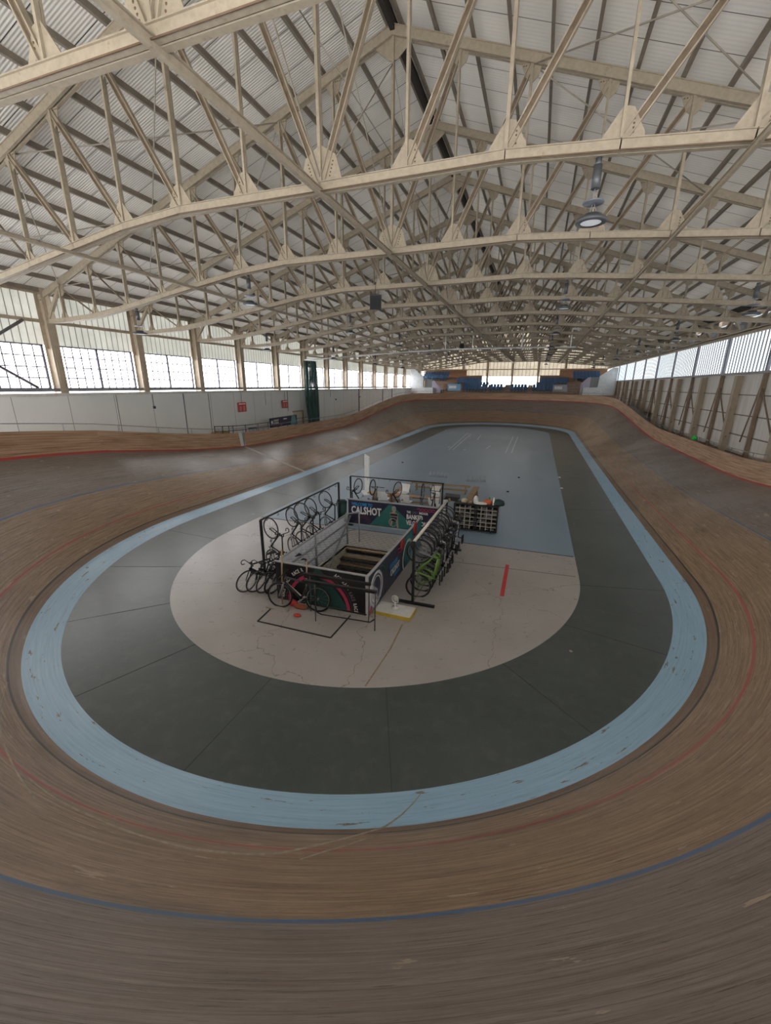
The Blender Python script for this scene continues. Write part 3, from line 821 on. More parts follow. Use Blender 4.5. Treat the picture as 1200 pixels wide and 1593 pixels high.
# ------------------------------------------------------------------ walkway on the left
rl = paint('dark_rail_paint', (.06, .065, .07), .5)
g = thing('walkway_rail', 'dark tube safety rail along the left walkway behind the finish line', 'railing')
def ftop(y): return ztop(y)+.8
mb = MB(); X0 = -19.0
ys = [21.3, 22.0, 22.6, 23.0, 24.3, 25.7, 27.0, 28.3, 29.6, 30.9, 32.0, 33.0]
for h in (.62, .32): mb.path([(X0, y, ftop(y)+h-.15) for y in ys], .022, 6)
mb.obj('rails', rl, g)
for y in ys: MB().tube((X0, y, ztop(y)-.02), (X0, y, ftop(y)+.5), .028, 6).obj('post', rl, g)
mb = MB(); bo = thing('trackside_banner', 'long navy banner with white wording and a teal picture tied to the left walkway rail', 'banner')
mb.prism([(-18.94, 27.1, 2.22), (-18.94, 31.0, 2.22), (-18.94, 31.0, 2.98), (-18.94, 27.1, 2.93)], (-.02, 0, 0)); mb.obj('sheet', navy, bo)
Mx = lambda x, y, z: Matrix.Translation((x, y, z)) @ Matrix.Rotation(R(90), 4, 'Z') @ Matrix.Rotation(R(90), 4, 'X')
mb = MB(); text_into(mb, 'CALSHOT', .2, Mx(-18.93, 27.6, 2.66)); text_into(mb, 'ACTIVITIES', .17, Mx(-18.93, 27.6, 2.48)); mb.box((-18.93, 29.2, 2.77), (.004, .5, .09)); mb.lathe([(.13, 0), (.1, .01), (0, .012)], (-18.93, 27.4, 2.62), 16, (1, 0, 0)); mb.obj('lettering', whitepr, bo)
mb = MB(); mb.prism([(-18.93, 30.0, 2.25), (-18.93, 30.9, 2.25), (-18.93, 30.7, 2.93), (-18.93, 30.2, 2.93)], (.004, 0, 0)); mb.obj('picture', paint('teal_pale', (.12, .30, .30), .5), bo)
mb = MB(); mb.path([(-18.92, 27.3+.12*k, 2.33+.03*(k % 2)) for k in range(14)], .012, 5); mb.obj('zigzag', pink, bo)
for k, (y, z, s) in enumerate(((25.7, 3.8, 1.0), (31.35, 3.8, .95))):
    t = thing('hanging_sign', 'red hanging sign with two white panels, %s along the left wall' % ('nearer' if k == 0 else 'farther'), 'sign', (-20.22, y, z))
    MB().box((0, 0, 0), (.04, .9*s, .66*s)).obj('board', red, t)
    mb = MB(); mb.box((.025, 0, .22*s), (.01, .72*s, .08*s)); mb.obj('heading', whitepr, t)
    mb = MB(); mb.box((.025, -.2*s, -.1*s), (.01, .22*s, .34*s)); mb.box((.025, .2*s, -.1*s), (.01, .22*s, .34*s)); mb.obj('panel', paint('pale_red', (.55, .25, .22), .5), t)
    mb = MB(); mb.tube((0, 0, .33*s), (0, 0, 1.05), .012, 5); mb.box((-.05, 0, .2), (.12, .05, .05)); mb.obj('drop_wire', rl, t)
t = thing('door_1', '', ''); del t['label']; del t['category']; t.location = (-20.27, 33.4, 1.6); struct(t)
MB().box((0, 0, .75), (.03, 1.5, 1.55)).obj('door_leaf', paint('cream_door', (.6, .56, .48), .5), t)
mb = MB(); mb.box((.02, .8, .75), (.08, .2, 1.6)); mb.box((.02, 0, 1.5), (.08, 1.7, .1)); mb.obj('door_frame', wood2, t)
mb = MB()
for y, z0, z1, r in ((20.4, 2.2, 4.9, .02), (22.5, 2.0, 4.9, .015), (18.2, 4.15, 4.9, .012), (31.9, 3.2, 4.9, .018), (16.0, 2.8, 4.9, .012), (28.7, 3.8, 4.9, .01), (36.8, 3.7, 4.9, .012), (40.0, 4.2, 4.9, .012)):
    mb.tube((-20.29, y, z0), (-20.29, y, z1), r, 6)
for y, z in ((18.2, 4.12), (36.8, 3.7), (41.2, 3.9), (47.8, 4.0)): mb.box((-20.27, y, z), (.08, .12, .14))
struct(mb.obj('conduit', rl))
for k, y in enumerate((45.4, 53.4, 57.2)):
    tag(MB().tube((-19.4, y, ztop(y)-.2), (-19.4, y, 5.0), .06, 8).obj('wall_post', rl), 'dark slim post by the left wall past the curtain, %s one' % ('nearest', 'middle', 'farthest')[k], 'post')
for k, (y, c, d) in enumerate(((22.2, wood, 'first'), (22.9, wood, 'second'))):
    tag(MB().box((-19.7, y, ztop(y)+.62), (.4, .5, .5)).obj('crate', paint('orange_crate', (.42, .22, .06), .6)), 'orange brown crate behind the left walkway rail, %s from the camera' % d, 'crate')
    # rests on a low shelf
tag(MB().box((-19.75, 22.5, ztop(22.5)+.17), (.6, 1.8, .36)).obj('low_shelf', rl), 'low dark shelf under the orange crates', 'shelf')
t = thing('stool', 'small black topped stool on the left walkway', 'stool', (-19.6, 25.9, ztop(26)-.02))
MB().box((0, 0, .95), (.35, .6, .05)).obj('seat', rl, t)
for x in (-.14, .14):
    for y in (-.25, .25): MB().tube((x, y, 0), (x, y, .95), .015, 6).obj('leg', rl, t)
# curtain
def curtain():
    t = thing('curtain', 'gathered dark green netting curtain hanging by the left windows', 'curtain', (-19.5, 34.6, 0))
    mt, nt, b = new_mat('green_netting'); b.inputs['Base Color'].default_value = (.035, .085, .075, 1); b.inputs['Roughness'].default_value = .7
    P = nd(nt, 'ShaderNodeTexCoord').outputs['Object']; n = noise(nt, P, 2.5, 4, .6, (1, 3, .12))
    ln(nt, ramp(nt, n, [(.4, (.45,)*3), (.55, (1, 1, 1))]), b.inputs['Alpha'])
    V = []; Fc = []; n_, mz = 96, 18
    for j in range(mz+1):
        f = j/mz; z = 7.4-5.75*f
        for i in range(n_):
            a = 2*PI*i/n_; wv = .09*math.sin(11*a+f*2)+.05*math.sin(17*a+1)
            rx = .28+wv+.1*math.sin(PI*f); ry = .75-.12*f+wv+.12*math.sin(PI*f)*(1 if f < .9 else .3)
            V.append((rx*math.cos(a), ry*math.sin(a)+.35*f, z))
    for j in range(mz):
        for i in range(n_): k = (i+1) % n_; Fc.append((j*n_+i, j*n_+k, (j+1)*n_+k, (j+1)*n_+i))
    link('net', raw_mesh('net', V, Fc, mt, smooth=True), t)
    MB().box((.1, .35, 1.62), (1.0, 1.9, .2)).obj('bundle', blackr, t)
curtain()
mb = MB(); railp = [(-20.0, 35.2, 7.52), (-15.5, 35.8, 7.83), (-10.6, 36, 8.1), (-7.2, 36, 8.22), (-2, 36, 8.23), (2.3, 36, 8.2)]
t = thing('curtain_rail', 'long white curtain rail spanning the hall on white drop tubes', 'curtain rail')
mb.path(railp, .055, 8); mb.box((-20.15, 35.2, 7.52), (.4, .12, .12)); mb.obj('rail', white, t)
for x, z in ((-7.6, 9.4), (-5.4, 9.45), (-1.6, 9.55), (1.9, 9.45)): MB().tube((x, 36, 8.2), (x, 36, z), .04, 8).obj('drop_tube', white, t)
mb = MB(); mb.tube((-7.6, 36, 9.4), (-6.8, 36, 9.4), .04, 6); mb.tube((1.9, 36, 9.45), (2.5, 36, 9.45), .04, 6); mb.obj('bracket', white, t)

# green ball on the right rail
yb = 30.5; q_, n_ = Vector((EX+EA, yb)), Vector((1, 0)); p = at_v(q_, n_, TOPV)
tag(MB().lathe([(0, -.15), (.1, -.11), (.15, 0), (.1, .11), (0, .15)], n=16).obj('green_beacon', paint('bright_green', (.02, .65, .07), .5), None, (p[0]+.2, yb, p[2]+1.02)), 'bright green round marker on the right fence rail', 'marker')

# ------------------------------------------------------------------ hanging lamps and speakers
def lamp():
    t = thing('pendant_lamp', 'x', 'lamp', group='high bay lamps under the trusses')
    lm = paint('lamp_metal', (.10, .105, .115), .4, .3); lm2 = paint('lamp_disc', (.20, .22, .26), .4, .3)
    mb = MB(); mb.tube((0, 0, -.02), (0, 0, -.14), .05, 10); mb.tube((0, 0, -.12), (0, 0, -.46), .07, 12); mb.obj('hanging_tube', lm, t)
    mb = MB(); mb.tube((0, 0, -.44), (-.02, 0, -.64), .01, 5); mb.tube((0, 0, -.46), (.07, 0, -.64), .006, 5); mb.tube((0, 0, -.64), (-.05, 0, -.86), .006, 5); mb.tube((0, 0, -.64), (.09, 0, -.86), .006, 5); mb.obj('suspension_wire', galv, t)
    mb = MB(); mb.lathe([(0, .012), (.17, .012), (.175, 0), (.17, -.012), (0, -.012)], (0, 0, -.66), 24); mb.obj('driver_disc', lm2, t)
    mb = MB(); mb.lathe([(0, .09), (.13, .085), (.15, .03), (.24, .02), (.26, -.02), (.25, -.045), (.17, -.045)], (0, 0, -.92), 28); mb.obj('housing', lm, t)
    mb = MB(); mb.lathe([(0, -.04), (.17, -.04)], (0, 0, -.92), 24); mb.obj('lens', emit('lamp_lens', (.8, .9, 1.0), .12), t)
    return t
L0 = lamp(); first = True
rowsx = ((.55, 0, 'row right of the ridge'), (-9.95, 1, 'row left of the ridge'), (-15.3, 1, 'row nearest the left windows'), (6.3, 0, 'row nearest the hangar doors'))
for x, par, d in rowsx:
    c = 0
    for k in range(1+par, 14, 2):
        if x == 6.3 and k < 3: continue
        c += 1; lab = 'round grey hanging lamp, %s one of the %s' % (ORD[c], d)
        loc = (x, TY[k], chz(x-UX)-.08)
        if first: L0.location = loc; L0['label'] = lab; first = False
        else: dup(L0, loc, None, lab)
def speaker(loc, rz, lab, s=1, hl=.6):
    t = thing('loudspeaker', lab, 'loudspeaker', loc, (R(12), 0, rz))
    mb = MB(); mb.prism([(-.24*s, -.2*s, -.28*s), (.24*s, -.2*s, -.28*s), (.16*s, .22*s, -.26*s), (-.16*s, .22*s, -.26*s)], (0, 0, .56*s)); mb.obj('cabinet', black, t)
    MB().box((0, -.205*s, 0), (.44*s, .01, .5*s)).obj('grille', blackr, t)
    MB().tube((0, 0, .28*s), (0, .1, hl), .012, 6).obj('hanger', rl, t)
speaker((-6.85, 17.9, 8.72), R(25), 'black box loudspeaker hung under the trusses left of the ridge, nearer one')
speaker((-6.9, 39.8, 8.75), R(0), 'small black loudspeaker hung farther down the hall above the curtain rail', .8)

# ------------------------------------------------------------------ stair opening and its barriers
x0, x1, y0, y1 = PIT
creamwall = paint('cream_plaster', (.55, .52, .42), .7, 0, .1)
mb = MB(); mb.box((x0-.05, (y0+y1)/2, -1.5), (.1, y1-y0+.2, 3)); mb.box((x1+.05, (y0+y1)/2, -1.5), (.1, y1-y0+.2, 3)); mb.box(((x0+x1)/2, y0-.05, -1.5), (x1-x0+.2, .1, 3)); mb.box(((x0+x1)/2, y1+.05, -1.5), (x1-x0, .1, 3)); struct(mb.obj('stairwell_wall', creamwall))
t = thing('staircase', 'dark stairs with tan worn nosings going down through the floor', 'staircase')
tread_dark = paint('tread_dark', (.02, .018, .015), .6); nos = paint('tan_nosing', (.36, .25, .13), .6, 0, .25, (.16, .11, .06), 12)
for k in range(12):
    yy = y1-.27*k; zz = -.02-.18*k
    if k: MB().box(((x0+x1)/2, yy-.135, zz-.05), (x1-x0, .29, .06)).obj('step', tread_dark, t)
    MB().box(((x0+x1)/2, yy-.02-.0, zz-.02), (x1-x0, .12, .035)).obj('nosing', nos, t)
    MB().box(((x0+x1)/2, yy+.01, zz-.12), (x1-x0, .02, .18)).obj('riser', tread_dark, t)

# front board
def TF(x, y, z): return Matrix.Translation((x, y, z)) @ Matrix.Rotation(R(90), 4, 'X')
W_, H_ = 2.55, 1.05; xb = -5.93
fb = thing('front_barrier', 'black barrier board reading RACE around a pink arc in front of the stairs', 'barrier', (xb, 8.25, 0))
MB().box((W_/2, .03, H_/2), (W_, .05, H_)).obj('board', paint('black_board', (.010, .010, .014), .4), fb)
MB().box((W_/2, .03, H_+.012), (W_+.04, .07, .025)).obj('top_trim', paint('grey_trim', (.38, .38, .39), .4), fb)
def clip(p): return (min(W_-.01, max(.01, p[0])), min(H_-.01, max(.01, p[1])))
mb = MB(); mb.prism([(1.16, -.002, 1.04), (1.3, -.002, 1.04), (2.12, -.002, .02), (.72, -.002, .02), (.78, -.002, .3)], (0, .004, 0)); mb.obj('teal_wedge', teal, fb)
def arc(r0, r1, a0, a1, n, y):
    mb = MB()
    for k in range(n):
        a, b = R(a0+(a1-a0)*k/n), R(a0+(a1-a0)*(k+1)/n)
        pts = [(1.22+r0*math.cos(a), r0*math.sin(a)), (1.22+r1*math.cos(a), r1*math.sin(a)), (1.22+r1*math.cos(b), r1*math.sin(b)), (1.22+r0*math.cos(b), r0*math.sin(b))]
        if all(.01 < q[1] < H_-.01 for q in pts): mb.prism([(q[0], y, q[1]) for q in pts], (0, .003, 0))
    return mb
arc(.80, .885, 2, 178, 60, -.006).obj('pink_arc', pink, fb)
arc(.93, .945, 2, 178, 60, -.006).obj('thin_arc', paint('dim_pink', (.12, .05, .07), .5), fb)
mb = MB()
for wi_, (ang, dim) in enumerate(((172, 0), (151, 0), (130, 0), (113, 0), (64, 0), (47, 0), (30, 1), (13, 0), (-2, 0))):
    if dim: continue
    for k, ch in enumerate('RACE'):
        a = R(ang+5-3.6*k-3.6)
        r = 1.035 if ang < 100 and ang > 25 else 1.0
        px, pz = 1.22+r*math.cos(a), r*math.sin(a)
        if pz > .92 or pz < .02 or px > 2.48 or px < .06: continue
        text_into(mb, ch, .135, Matrix.Translation((px, -.008, pz)) @ Matrix.Rotation(R(90), 4, 'X') @ Matrix.Rotation(a-PI/2, 4, 'Z'), .62, .03, .002, 'CENTER')
mb.obj('lettering', whitepr, fb)
mb = MB()
for k, ch in enumerate('RACE'):
    a = R(30+5-3.6*k-3.6); text_into(mb, ch, .135, Matrix.Translation((1.22+1.0*math.cos(a), -.008, 1.0*math.sin(a))) @ Matrix.Rotation(R(90), 4, 'X') @ Matrix.Rotation(a-PI/2, 4, 'Z'), .62, .03, .002, 'CENTER')
mb.obj('faint_lettering', greypr, fb)

# right board (faces the hall side)
rb = thing('side_barrier', 'long navy barrier board with a bicycle picture along the right of the stairs', 'barrier', (-3.34, 8.25, 0))
navy2 = paint('slate_navy_board', (.05, .055, .10), .4)
MB().box((-.03, 2.45, .52), (.05, 4.9, 1.04)).obj('board', navy2, rb)
MB().box((-.03, 2.45, 1.055), (.07, 4.94, .03)).obj('top_trim', paint('grey_trim', (.38, .38, .39), .4), rb)
MB().box((-.03, -.01, .52), (.07, .05, 1.06)).obj('end_post', paint('pale_trim', (.55, .56, .60), .4), rb)
mb = MB()
mb.prism([(0, .02, .02), (0, .55, .02), (0, .62, .45), (0, .02, .9)], (.003, 0, 0)); mb.obj('pale_patch', paint('pale_print', (.48, .49, .56), .5), rb)
mb = MB(); mb.torus((.004, .52, .50), .43, .045, (1, 0, 0), 32, 5, .1); mb.torus((.004, .52, .50), .33, .02, (1, 0, 0), 32, 5, .1); mb.obj('wheel_picture', whitepr, rb)
mb = MB(); mb.torus((.006, .80, .55), .43, .012, (1, 0, 0), 32, 4, .3); mb.box((.004, 1.02, .45), (.004, .03, .62)); mb.obj('dark_arc', greypr, rb)
MB().box((.004, .12, .10), (.004, .28, .12), Matrix.Rotation(R(35), 3, 'X')).obj('pink_dash', pink, rb)
mb = MB(); text_into(mb, 'CALSHOT', .26, Matrix.Translation((.002, 1.62, .32)) @ Matrix.Rotation(R(90), 4, 'Z') @ Matrix.Rotation(R(90), 4, 'X'), .7); mb.obj('lettering', whitepr, rb)
mb = MB(); mb.box((.001, 1.9, .62), (.004, .7, .14)); mb.box((.001, 2.2, .22), (.004, .5, .1)); mb.obj('blue_block', cyan, rb)
mb = MB()
for q_ in range(2): mb.path([(.006, 2.25+.1*k, .84-.11*q_+.05*(k % 2)) for k in range(7)], .013, 5)
mb.obj('zigzag', pink, rb)
mb = MB(); mb.lathe([(.16, 0), (.0, .004)], (.001, 1.1, .82), 14, (1, 0, 0)); mb.obj('teal_spot', teal, rb)
mb = MB(); mb.prism([(.006, 3.0, .02), (.006, 4.88, .02), (.006, 4.88, 1.0), (.006, 2.7, 1.0)], (.003, 0, 0)); mb.obj('teal_field', paint('bright_teal', (.03, .22, .24), .5), rb)
mb = MB(); mb.torus((.012, 3.25, .3), .5, .05, (1, 0, 0), 32, 5, .1); mb.obj('white_curve', whitepr, rb)
for k, (y, z, w_, h_) in enumerate(((2.61, .93, .40, .34), (4.0, .95, .42, .5))):
    t = tag(MB().lathe([(0, .03), (w_*.35, .03), (w_*.5, 0), (w_*.35, -.03), (0, -.03)], n=18, axis=(1, 0, 0)).obj('red_glove', paint('red_cloth', (.42, .05, .05), .8), None, (-3.31, 8.25+y, z)), 'red cloth hung over the %s part of the navy side barrier' % ('middle' if k == 0 else 'far'), 'cloth')
    t.scale = (1, 1, h_/w_)

# back board
bb = thing('back_barrier', 'navy barrier board reading WELCOME TO CALSHOT behind the stairs', 'barrier', (-6.72, 14.5, 0)); BW = 3.72
MB().box((BW/2, .03, .55), (BW, .05, .98)).obj('board', navy, bb)
mb = MB(); mb.box((BW/2, .03, 1.05), (BW+.08, .07, .05)); mb.box((BW+.02, .03, .55), (.06, .07, 1.0)); mb.box((BW/2, .03, .03), (BW, .08, .06)); mb.obj('frame', paint('silver_frame', (.42, .44, .45), .4, .3), bb)
mb = MB(); mb.prism([(1.72, -.002, .98), (1.84, -.002, .98), (2.9, -.002, .08), (.92, -.002, .08)], (0, .004, 0)); mb.obj('teal_wedge', paint('mid_teal', (.025, .14, .125), .5), bb)
mb = MB(); text_into(mb, 'WELCOME TO', .17, TF(.15, -.006, .82), .80, .03); mb.obj('blue_lettering', cyan, bb)
mb = MB(); text_into(mb, 'CALSHOT', .42, TF(.13, -.006, .49), .68, .03); text_into(mb, 'THE', .12, TF(2.45, -.006, .73), .7, .03); text_into(mb, 'INDOOR', .12, TF(2.94, -.006, .73), .7, .03); text_into(mb, 'BANKED', .25, TF(2.44, -.006, .50), .66, .03); text_into(mb, 'VELODROME', .25, TF(2.44, -.006, .26), .60, .03); mb.obj('lettering', whitepr, bb)
mb = MB(); text_into(mb, 'ONLY', .12, TF(2.66, -.006, .73), .7, .03); mb.obj('faint_lettering', paint('purple_print', (.12, .09, .18), .5), bb)
mb = MB()
for q_ in range(2): mb.path([(2.85+.08*q_+.07*k, -.006, .92-.07*q_+.035*(k % 2)) for k in range(11)], .011, 5)
mb.obj('zigzag', pink, bb)
mb = MB()
for rr in (.22, .28, .34):
    for k in range(13):
        a = PI*k/12; mb.box((.62+rr*math.cos(a), -.003, .12+rr*math.sin(a)), (.02, .004, .012))
mb.obj('dotted_arcs', pink, bb)
# printed rider: grey and tan shapes on the board
mb = MB(); mb.lathe([(.085, 0), (.0, .006)], (1.93, -.002, .80), 14, (0, -1, 0)); mb.prism([(1.74, -.004, .66), (1.80, -.004, .66), (1.92, -.004, .74), (2.06, -.004, .66), (2.14, -.004, .62), (2.02, -.004, .58), (1.85, -.004, .58)], (0, .003, 0)); mb.prism([(1.83, -.004, .60), (2.07, -.004, .60), (2.13, -.004, .08), (2.07, -.004, .08), (1.99, -.004, .40), (1.91, -.004, .40), (1.84, -.004, .12), (1.78, -.004, .12)], (0, .003, 0)); mb.obj('rider_picture', skinpr, bb)
mb = MB(); mb.prism([(1.80, -.007, .64), (2.08, -.007, .64), (2.04, -.007, .32), (1.84, -.007, .34)], (0, .003, 0)); mb.obj('rider_jersey', black, bb)
mb = MB(); mb.torus((1.9, -.006, .28), .16, .02, (0, 1, 0), 24, 4, .3); mb.lathe([(.09, 0), (.0, .012)], (1.93, -.004, .86), 12, (0, -1, 0)); mb.box((1.95, -.009, .53), (.32, .004, .03)); mb.obj('rider_bicycle', paint('mid_grey_print', (.26, .27, .25), .5), bb)

# left rail, white sheet and mesh
lr = thing('stair_handrail', 'grey tube handrail with a white sheet behind it on the left of the stairs', 'handrail', (0, 0, 0))
mb = MB(); XL_ = -5.82
for z in (1.12, .78, .42): mb.tube((XL_, 8.35, z), (XL_, 12.45, z), .028, 8)
mb.obj('rails', galv, lr)
for y in (8.35, 10.2, 12.45): MB().tube((XL_, y, 0), (XL_, y, 1.12), .032, 8).obj('post', galv, lr)
MB().box((XL_-.05, 10.4, .55), (.02, 4.1, 1.0)).obj('sheet', paint('white_blue_sheet', (.82, .85, .93), .5), lr)
mb = MB(); mb.path([(XL_, 12.45, 1.12), (-5.5, 12.75, 1.12), (-5.5, 12.75, .02)], .026, 8); mb.tube((-5.5, 12.75, .5), (XL_, 12.45, .5), .02, 8); mb.tube((XL_+.1, 12.5, 1.05), (XL_+.1, 9.2, -1.3), .03, 8); mb.tube((XL_, 12.3, .9), (XL_, 12.45, 1.15), .05, 8); mb.obj('end_loop', galv, lr)
mb = MB()
gx_, gy_ = (-5.78, -3.42), (8.3, 11.2)
st_ = .19; k = -40
while k < 60:
    for s_ in (1, -1):
        a = None; pts = []
        for i in range(61):
            xx = gx_[0]+(gx_[1]-gx_[0])*i/60; yy = gy_[0]+k*st_*1.25+s_*(xx-gx_[0])*1.2
            if gy_[0] <= yy <= gy_[1]: pts.append((xx, yy, 1.0-.10*math.sin(PI*i/60)*math.sin(PI*(yy-gy_[0])/(gy_[1]-gy_[0]))))
        if len(pts) > 1: mb.tube(pts[0], pts[len(pts)//2], .0025, 3); mb.tube(pts[len(pts)//2], pts[-1], .0025, 3)
    k += 1
tag(mb.obj('safety_net', paint('net_cord', (.12, .12, .13), .6)), 'thin dark diamond mesh net stretched over the stair opening', 'net')

# ------------------------------------------------------------------ bike racks
def T_rack(x, ya, yb_, h, lab, light=False, feet=True):
    t = thing('hanging_rack', lab, 'bike rack')
    top = paint('pale_tube', (.70, .66, .58), .5) if light else black
    MB().tube((x, ya, h), (x, yb_, h), .04 if light else .028, 8).obj('top_bar', top, t)
    for y in (ya, yb_):
        MB().box((x, y, h/2), (.06, .06, h)).obj('post', black, t)
        MB().box((x+.05, y, .03), (1.05, .09, .05)).obj('foot', black, t)
    for k in range(9):
        y = ya+(yb_-ya)*(k+.5)/9; MB().path([(x, y, h-.02), (x+.04, y, h-.07), (x, y, h-.11), (x-.03, y, h-.08)], .007, 5).obj('hook', black, t)
    return t
T_rack(-7.05, 9.3, 14.35, 1.72, 'black standing bike rack with open spaces on the left of the stairs')
T_rack(-2.50, 9.2, 13.2, 1.73, 'bike rack with a pale top bar packed with bikes on the right', True)
t = thing('hanging_rack', 'black bike rack with slim hanging bikes behind the welcome board', 'bike rack')
MB().tube((-7.1, 15.6, 1.73), (-3.1, 15.6, 1.73), .025, 8).obj('top_bar', black, t)
for x in (-7.1, -3.15):
    MB().box((x, 15.6, .86), (.055, .055, 1.72)).obj('post', black, t); MB().box((x, 15.6, .03), (.09, 1.0, .05)).obj('foot', black, t)
for k in range(8): x = -6.8+.48*k; MB().path([(x, 15.6, 1.71), (x, 15.64, 1.66), (x, 15.6, 1.62)], .007, 5).obj('hook', black, t)

def bicycle(name, lab, frame_m, kind='road', group=None, rim=None):
    t = thing(name, lab, 'bicycle', group=group); rw = .335; rim = rim or greypr
    hw = ((-.50, 0, rw), (.50, 0, rw)); bb_ = Vector((-.08, 0, .28)); st = Vector((-.22, 0, .78)); hd = Vector((.35, 0, .80)); hd2 = Vector((.375, 0, .68))
    if kind == 'mtb': hd = Vector((.33, 0, .82)); hd2 = Vector((.37, 0, .70)); st = Vector((-.25, 0, .72))
    fr = .021 if kind == 'road' else .026
    mb = MB(); mb.tube(bb_, st, fr, 8).tube(st, hd, fr, 8).tube(bb_, hd2, fr*1.25, 8).tube(hd, hd2, fr*1.2, 8)
    for y in (-.05, .05): mb.tube(bb_+Vector((0, y*.6, 0)), (-.5, y, rw), .011, 6); mb.tube(st+Vector((0, y*.3, -.03)), (-.5, y, rw), .010, 6)
    mb.tube(st, st+Vector((-.03, 0, .14)), .014, 6); mb.obj('frame', frame_m, t)
    mb = MB()
    for y in (-.05, .05): mb.tube(hd2+Vector((.01, y, -.03)), (.5, y, rw), .014 if kind == 'road' else .019, 6)
    mb.box(hd2+Vector((.008, 0, -.02)), (.04, .13, .03)); mb.obj('fork', frame_m if kind == 'road' else galv, t)
    for nm, c in (('rear_wheel', hw[0]), ('front_wheel', hw[1])):
        mb = MB(); mb.torus(c, rw-.016, .015 if kind == 'road' else .024, (0, 1, 0), 32, 6)
        o = mb.obj(nm, blackr, t)
        mb = MB(); mb.torus(c, rw-.045, .010, (0, 1, 0), 32, 4); mb.tube((c[0], -.05, c[2]), (c[0], .05, c[2]), .02, 8)
        for k in range(14):
            a = 2*PI*k/14; y = .025*(-1)**k; mb.tube((c[0], y, c[2]), (c[0]+(rw-.05)*math.cos(a), 0, c[2]+(rw-.05)*math.sin(a)), .0022, 3)
        mb.obj('rim_and_spokes', rim, o)
    mb = MB(); sb = hd+Vector((.0, 0, .07)); mb.tube(hd, sb, .015, 6); mb.tube(sb, sb+Vector((.09, 0, .01)), .014, 6); e = sb+Vector((.09, 0, .01))
    if kind == 'road':
        mb.tube(e+Vector((0, -.20, 0)), e+Vector((0, .20, 0)), .013, 6)
        for y in (-.20, .20): mb.path([e+Vector((0, y, 0)), e+Vector((.08, y, .0)), e+Vector((.11, y, -.05)), e+Vector((.08, y, -.12)), e+Vector((-.0, y, -.13))], .013, 6)
    else: mb.tube(e+Vector((-.04, -.31, .01)), e+Vector((-.04, .31, .01)), .014, 6)
    mb.obj('handlebar', black, t)
    mb = MB(); s0 = st+Vector((-.03, 0, .15)); mb.prism([s0+Vector((-.13, -.07, 0)), s0+Vector((.0, -.04, 0)), s0+Vector((.14, -.015, 0)), s0+Vector((.14, .015, 0)), s0+Vector((.0, .04, 0)), s0+Vector((-.13, .07, 0))], (0, 0, .035)); mb.obj('saddle', blackr, t)
    mb = MB(); mb.torus(bb_+Vector((0, -.05, 0)), .085, .006, (0, 1, 0), 20, 4); mb.tube(bb_+Vector((0, -.08, 0)), bb_+Vector((0, .08, 0)), .018, 8)
    mb.beam(bb_+Vector((0, -.075, 0)), bb_+Vector((.12, -.075, -.12)), .012, .022); mb.beam(bb_+Vector((0, .075, 0)), bb_+Vector((-.12, .075, .12)), .012, .022)
    mb.box(bb_+Vector((.12, -.12, -.12)), (.08, .07, .02)); mb.box(bb_+Vector((-.12, .12, .12)), (.08, .07, .02)); mb.tube(bb_+Vector((0, -.05, .08)), (-.5, -.05, rw+.035), .004, 4); mb.tube(bb_+Vector((0, -.05, -.08)), (-.5, -.05, rw-.035), .004, 4); mb.obj('crankset', galv, t)
    return t
blk = paint('gloss_black_frame', (.015, .015, .017), .25); grn = paint('lime_frame', (.15, .29, .05), .35); wht = paint('white_frame', (.6, .6, .62), .35); gry = paint('grey_frame', (.12, .12, .13), .35)
road = bicycle('bicycle', 'x', blk); limeb = bicycle('bicycle', 'x', grn, 'mtb'); gbk = bicycle('bicycle', 'x', gry, 'mtb'); wbk = bicycle('bicycle', 'x', wht)
used = set()
def place(proto, mat4, lab, grp=None):
    if proto.name in used: o = dup(proto)
    else: o = proto; used.add(proto.name)
    o.matrix_world = mat4; o['label'] = lab
    if grp: o['group'] = grp
    return o
def hang(x, y, z, rz, proto, lab, grp, flip=1):
    """front wheel up: the top of the front tyre meets the hook at z"""
    mt = Matrix.Translation((x, y, z)) @ Matrix.Rotation(rz, 4, 'Z') @ Matrix.Rotation(R(-90), 4, 'Y') @ Matrix.Translation((-.835, 0, -.335))
    return place(proto, mt, lab, grp)
# rotation about Y by -90 sends +x to +z and +z to -x
G1 = 'bikes hanging on the left rack'
for k, (y, rz, pr_) in enumerate(((9.75, 165, road), (10.9, 158, road), (11.5, 172, road), (12.1, 160, road), (13.2, 165, road))):
    hang(-7.05, y, 1.66, R(rz), pr_, 'black road bike hanging on the left rack, %s from its near end' % ORD[k+1], G1)
G2 = 'bikes hanging behind the welcome board'
for k, (x, rz, pr_) in enumerate(((-6.75, 80, road), (-6.1, -90, gbk), (-5.0, 75, road), (-3.95, 95, gbk), (-3.55, -90, road))):
    hang(x, 15.6, 1.66, R(rz), pr_, 'bike hanging behind the welcome board, %s from the left' % ORD[k+1], G2)
G3 = 'bikes packed on the right rack'
rr = [(9.62, limeb), (9.98, limeb), (10.3, gbk), (10.6, road), (10.9, wbk), (11.2, road), (11.5, gbk), (11.8, road), (12.1, gbk), (12.4, road), (12.7, wbk), (12.95, road)]
for k, (y, pr_) in enumerate(rr):
    c_n = {limeb.name: 'lime green', gbk.name: 'dark grey', road.name: 'black', wbk.name: 'white framed'}[pr_.name]
    hang(-2.47, y, 1.64, R(random.uniform(-14, 14)+(180 if k > -1 else 0)), pr_, '%s bike hanging on the right rack, %s from the near end' % (c_n, ORD[k+1]), G3)
